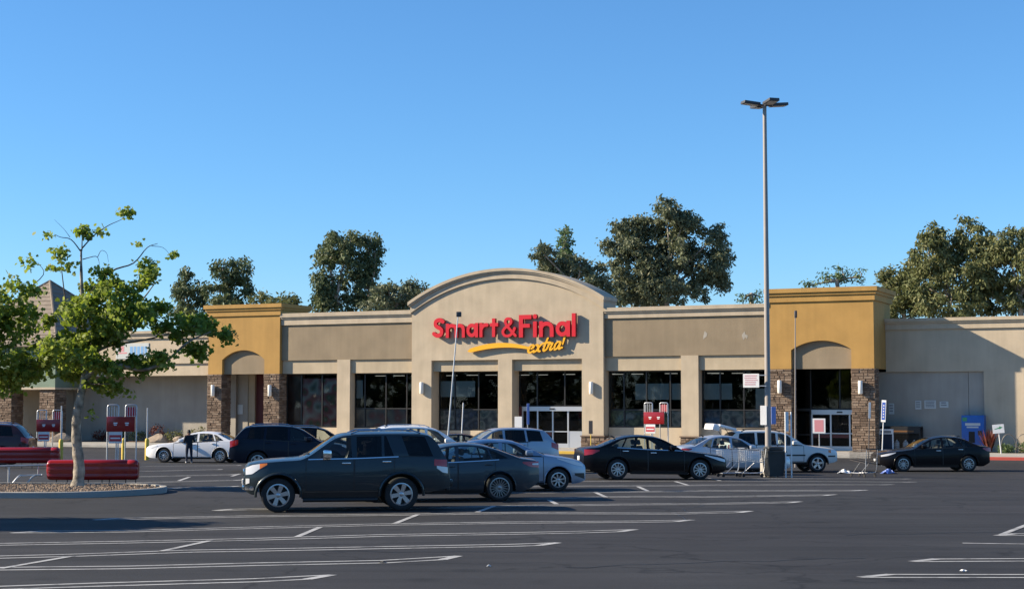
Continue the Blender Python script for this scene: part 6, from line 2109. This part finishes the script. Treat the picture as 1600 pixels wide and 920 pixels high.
# ---- unseen wood added behind and left of the viewer to darken reflections
rng = np.random.default_rng(99)
bl = [(x, -75 + rng.uniform(-6, 6), rng.uniform(4.5, 7.5), 6.5, 4, rng.uniform(5.5, 7.5)) for x in range(-120, 121, 8)]
bl += [(-120 + rng.uniform(-5, 5), y, rng.uniform(4.5, 7.5), 4, 6.5, rng.uniform(5.5, 7.5)) for y in range(-75, 120, 8)]
V, k, n = leaf_cloud(bl, 40000, 1.5, rng, droop=.2, aspect=1.8, clump=1.0, perclump=30, shape=4, shell=.4)
tag(link("reflection_wood", fast_mesh("reflection_wood", V, k, n, "leaf_euc")), "unseen wooded belt added for reflections, behind and left of the viewer", "wood", kind="stuff")

# ---- low planting along the shop
def tuft(name, label, x, y, z, n, h, spread, mt, seed, group=None, wd=0.05, cat="plant"):
    rng = np.random.default_rng(seed)
    o = empty(name, (x, y, z), 0, label, cat, group)
    V = []
    for i in range(n):
        a = rng.uniform(0, 6.283); l = h * rng.uniform(.6, 1.15); s = spread * rng.uniform(.2, 1)
        base = np.array([math.cos(a), math.sin(a), 0]) * 0.12 * rng.uniform(0, 1)
        dirv = np.array([math.cos(a) * s, math.sin(a) * s, l])
        side = np.array([-math.sin(a), math.cos(a), 0]) * wd
        mid_ = base + dirv * 0.5 + np.array([0, 0, 0.08 * l])
        V.append([base - side * .6, base + side * .6, mid_ + side, mid_ - side]); V.append([mid_ - side, mid_ + side, base + dirv + side * .05, base + dirv - side * .05])
    V = np.array(V).reshape(-1, 3)
    link("foliage", fast_mesh("foliage", V, 4, len(V) // 4, mt), o)
    return o


def shrub(label, x, y, z, r, h, mt, seed, group):
    o = empty("shrub", (x, y, z), 0, label, "shrub", group)
    rng = np.random.default_rng(seed)
    V, k, n = leaf_cloud([(0, 0, h * .55, r, r, h * .5)], 420, 0.13, rng, droop=0.1, aspect=2.0, clump=.10, perclump=14, shape=4, shell=.5)
    link("foliage", fast_mesh("foliage", V, k, n, mt), o)
    m = MB()
    for i in range(4):
        m.tube([(0, 0, -0.05), (rng.uniform(-.4, .4) * r, rng.uniform(-.4, .4) * r, h * .6)], 0.012, 5)
    m.build("stems", "bark_dark", o)


x_, y_ = xy_of(27.35, 1.6)
tuft("spiky_plant", "spiky dark red plant right of the blue vending machine", x_, y_, -0.27, 60, 1.15, 0.55, "leaf_red", 4)
for i, (u, v, r, h, lb) in enumerate(((28.3, 1.2, .35, .45, "low green shrub between the small white sign and the bike rack"), (29.2, 1.9, .4, .5, "low green shrub behind the bike rack"))):
    x_, y_ = xy_of(u, v); shrub(lb, x_, y_, -0.27, r, h, "leaf_green", 20 + i, "shrubs by the right wall")
bed = MB(); bed.box(-33.5, -22.3, 1.4, 2.79, -0.30, -0.22)
bed = bed.build("planting_bed", "mulch"); tag(bed, kind="structure"); bed.matrix_world = BLD_M
lbs = ["leftmost dry shrub along the shaded left wall", "second dry shrub from the left along the shaded left wall", "third dry shrub from the left along the shaded left wall", "middle dry shrub along the shaded left wall",
       "third dry shrub from the right along the shaded left wall", "second dry shrub from the right along the shaded left wall", "dry shrub in the sunlit strip beside the left stone pier"]
rnd = random.Random(77)
for i in range(7):
    x_, y_ = xy_of(-32.6 + i * 1.65, 2.05 + rnd.uniform(-.3, .3))
    shrub(lbs[i], x_, y_, -0.25, rnd.uniform(.4, .65), rnd.uniform(.6, 1.15), "leaf_olive" if i % 3 else "leaf_red", 40 + i, "shrubs along the left wall")


def boulder(label, x, y, z, r, seed):
    bm = bmesh.new(); bmesh.ops.create_icosphere(bm, subdivisions=3, radius=1)
    rr = random.Random(seed)
    ax = [Vector((rr.uniform(-1, 1), rr.uniform(-1, 1), rr.uniform(-1, 1))).normalized() for _ in range(9)]
    for v in bm.verts:
        k = 1.0
        for a in ax:
            d = v.co.dot(a)
            if d > 0.72: k = min(k, 0.72 / d)
        v.co = Vector((v.co.x * k * r * 1.4, v.co.y * k * r, v.co.z * k * r * 0.8))
    me = bpy.data.meshes.new("boulder"); bm.to_mesh(me); bm.free(); me.materials.append(MATS["boulder"])
    o = link("boulder", me, None, (x, y, z)); tag(o, label, "boulder", "boulders along the left wall")


for i, (u, v, r, lb) in enumerate(((-26.4, 0.6, .55, "largest tan boulder left of the white sedan"), (-24.8, 0.8, .35, "small tan boulder just behind the white sedan's nose"), (-33.6, -0.6, .62, "tan boulder beside the pavilion's stone pier"))):
    x_, y_ = xy_of(u, v); boulder(lb, x_, y_, -0.10, r, i + 3)


# ================================================================== PERSON beside the white sedan
def person():
    px_, py_ = -14.72, 73.25
    o = empty("person", (px_, py_, gz(px_, py_)), R(112), "person in dark top, dark trousers and white shoes beside the white sedan", "person")
    # skeleton: +x is the way the person faces; head bowed forward over the hands
    J = {'pel': (0, 0, .80), 'sp': (-.02, 0, .98), 'ch': (0, 0, 1.15), 'nk': (.05, 0, 1.29),
         'hl': (0, .085, .77), 'kl': (.03, .10, .42), 'al': (-.02, .11, .08), 'tl': (.12, .125, .035),
         'hr': (0, -.085, .77), 'kr': (-.02, -.10, .42), 'ar': (-.06, -.11, .08), 'tr': (.08, -.13, .035),
         'sl': (.0, .165, 1.23), 'el': (.0, .225, .98), 'wl': (.20, .15, .93),
         'sr': (.0, -.165, 1.23), 'er': (-.02, -.235, .98), 'wr': (.19, -.15, .96)}
    ed = [('pel', 'sp'), ('sp', 'ch'), ('ch', 'nk'), ('pel', 'hl'), ('hl', 'kl'), ('kl', 'al'), ('al', 'tl'), ('pel', 'hr'), ('hr', 'kr'), ('kr', 'ar'), ('ar', 'tr'), ('ch', 'sl'), ('sl', 'el'), ('el', 'wl'), ('ch', 'sr'), ('sr', 'er'), ('er', 'wr')]
    rad = {'pel': (.14, .11), 'sp': (.135, .105), 'ch': (.155, .11), 'nk': (.055, .055), 'hl': (.095, .095), 'kl': (.062, .062), 'al': (.048, .048), 'tl': (.04, .035), 'hr': (.095, .095), 'kr': (.062, .062), 'ar': (.048, .048), 'tr': (.04, .035),
           'sl': (.072, .072), 'el': (.05, .05), 'wl': (.034, .034), 'sr': (.072, .072), 'er': (.05, .05), 'wr': (.034, .034)}
    names = list(J)
    me = bpy.data.meshes.new("body")
    me.from_pydata([J[k] for k in names], [(names.index(a), names.index(b)) for a, b in ed], [])
    ob = bpy.data.objects.new("body", me); COL.objects.link(ob)
    md = ob.modifiers.new("skin", 'SKIN'); ob.modifiers.new("sub", 'SUBSURF').levels = 2
    for i, k in enumerate(names):
        me.skin_vertices[0].data[i].radius = rad[k]
    me.skin_vertices[0].data[0].use_root = True
    dg = bpy.context.evaluated_depsgraph_get()
    nm = bpy.data.meshes.new_from_object(ob.evaluated_get(dg))
    bpy.data.objects.remove(ob)
    nm.materials.clear()
    for q in ("cloth_dark", "cloth_navy", "shoe_white", "skin"): nm.materials.append(MATS[q])
    for p in nm.polygons:
        c_ = p.center
        p.material_index = 2 if c_.z < 0.095 else (1 if c_.z < 0.82 and abs(c_.y) < .21 and c_.x < .14 else (3 if (c_.x > .15 and c_.z > .8) or c_.z > 1.275 else 0))
        p.use_smooth = True
    link("body", nm, o)
    # head: skull with jaw, nose, ears, brow
    hm = MB()
    Mh = Matrix.Translation((.10, 0, 1.385)) @ Matrix.Rotation(R(24), 4, 'Y')
    prof = [(0.0, -.115), (.045, -.110), (.062, -.085), (.070, -.04), (.076, .0), (.080, .04), (.074, .08), (.052, .112), (0.0, .122)]
    hm.lathe(prof, 18, Mh @ Matrix.Diagonal((1.18, 1.0, 1, 1)))
    hm.add([Mh @ Vector(v) for v in ((.085, -.012, .015), (.085, .012, .015), (.118, .012, -.028), (.118, -.012, -.028), (.084, 0, -.035))], [(0, 1, 2, 3), (3, 2, 4), (0, 3, 4), (1, 4, 2)])
    for s in (-1, 1):
        hm.bbox(-.02, .015, s * .078 - .008, s * .078 + .008, -.03, .03, .006, Mh)
    hd = hm.build("head", "skin", o, smooth=60)
    ey = MB()
    for s in (-1, 1): ey.bbox(.080, .090, s * .03 - .011, s * .03 + .011, .0, .014, .003, Mh)
    ey.bbox(.083, .091, -.022, .022, -.068, -.060, .002, Mh)
    ey.build("eyes_and_mouth", "hair", hd)
    hr = MB()
    hr.lathe([(.086, -.02), (.090, .03), (.084, .085), (.058, .122), (0, .134)], 18, Mh @ Matrix.Translation((-.016, 0, .004)) @ Matrix.Diagonal((1.15, 1.0, 1, 1)))
    hr.build("hair", "hair", o, smooth=60)
    # hands: palm, four unequal bent fingers, thumb from the side
    for s, w in ((1, J['wl']), (-1, J['wr'])):
        h = MB(); W_ = Vector(w)
        Mp = Matrix.Translation(W_) @ Matrix.Rotation(R(-s * 12), 4, 'Z') @ Matrix.Rotation(R(-8), 4, 'Y')
        h.bbox(-.01, .085, -.038, .038, -.014, .014, .010, Mp)
        for k, ln in enumerate((.062, .072, .068, .052)):
            y0 = (-.030 + .020 * k) * s
            h.tube([Mp @ Vector((.078, y0, 0)), Mp @ Vector((.078 + ln * .5, y0, -.008)), Mp @ Vector((.078 + ln * .8, y0, -.032)), Mp @ Vector((.078 + ln * .85, y0, -.052))], [.0095, .009, .0085, .006], 7)
        h.tube([Mp @ Vector((.02, -s * .034, 0)), Mp @ Vector((.05, -s * .062, -.008)), Mp @ Vector((.078, -s * .066, -.022))], [.012, .010, .007], 7)
        h.build("hand", "skin", o, smooth=60)


person()
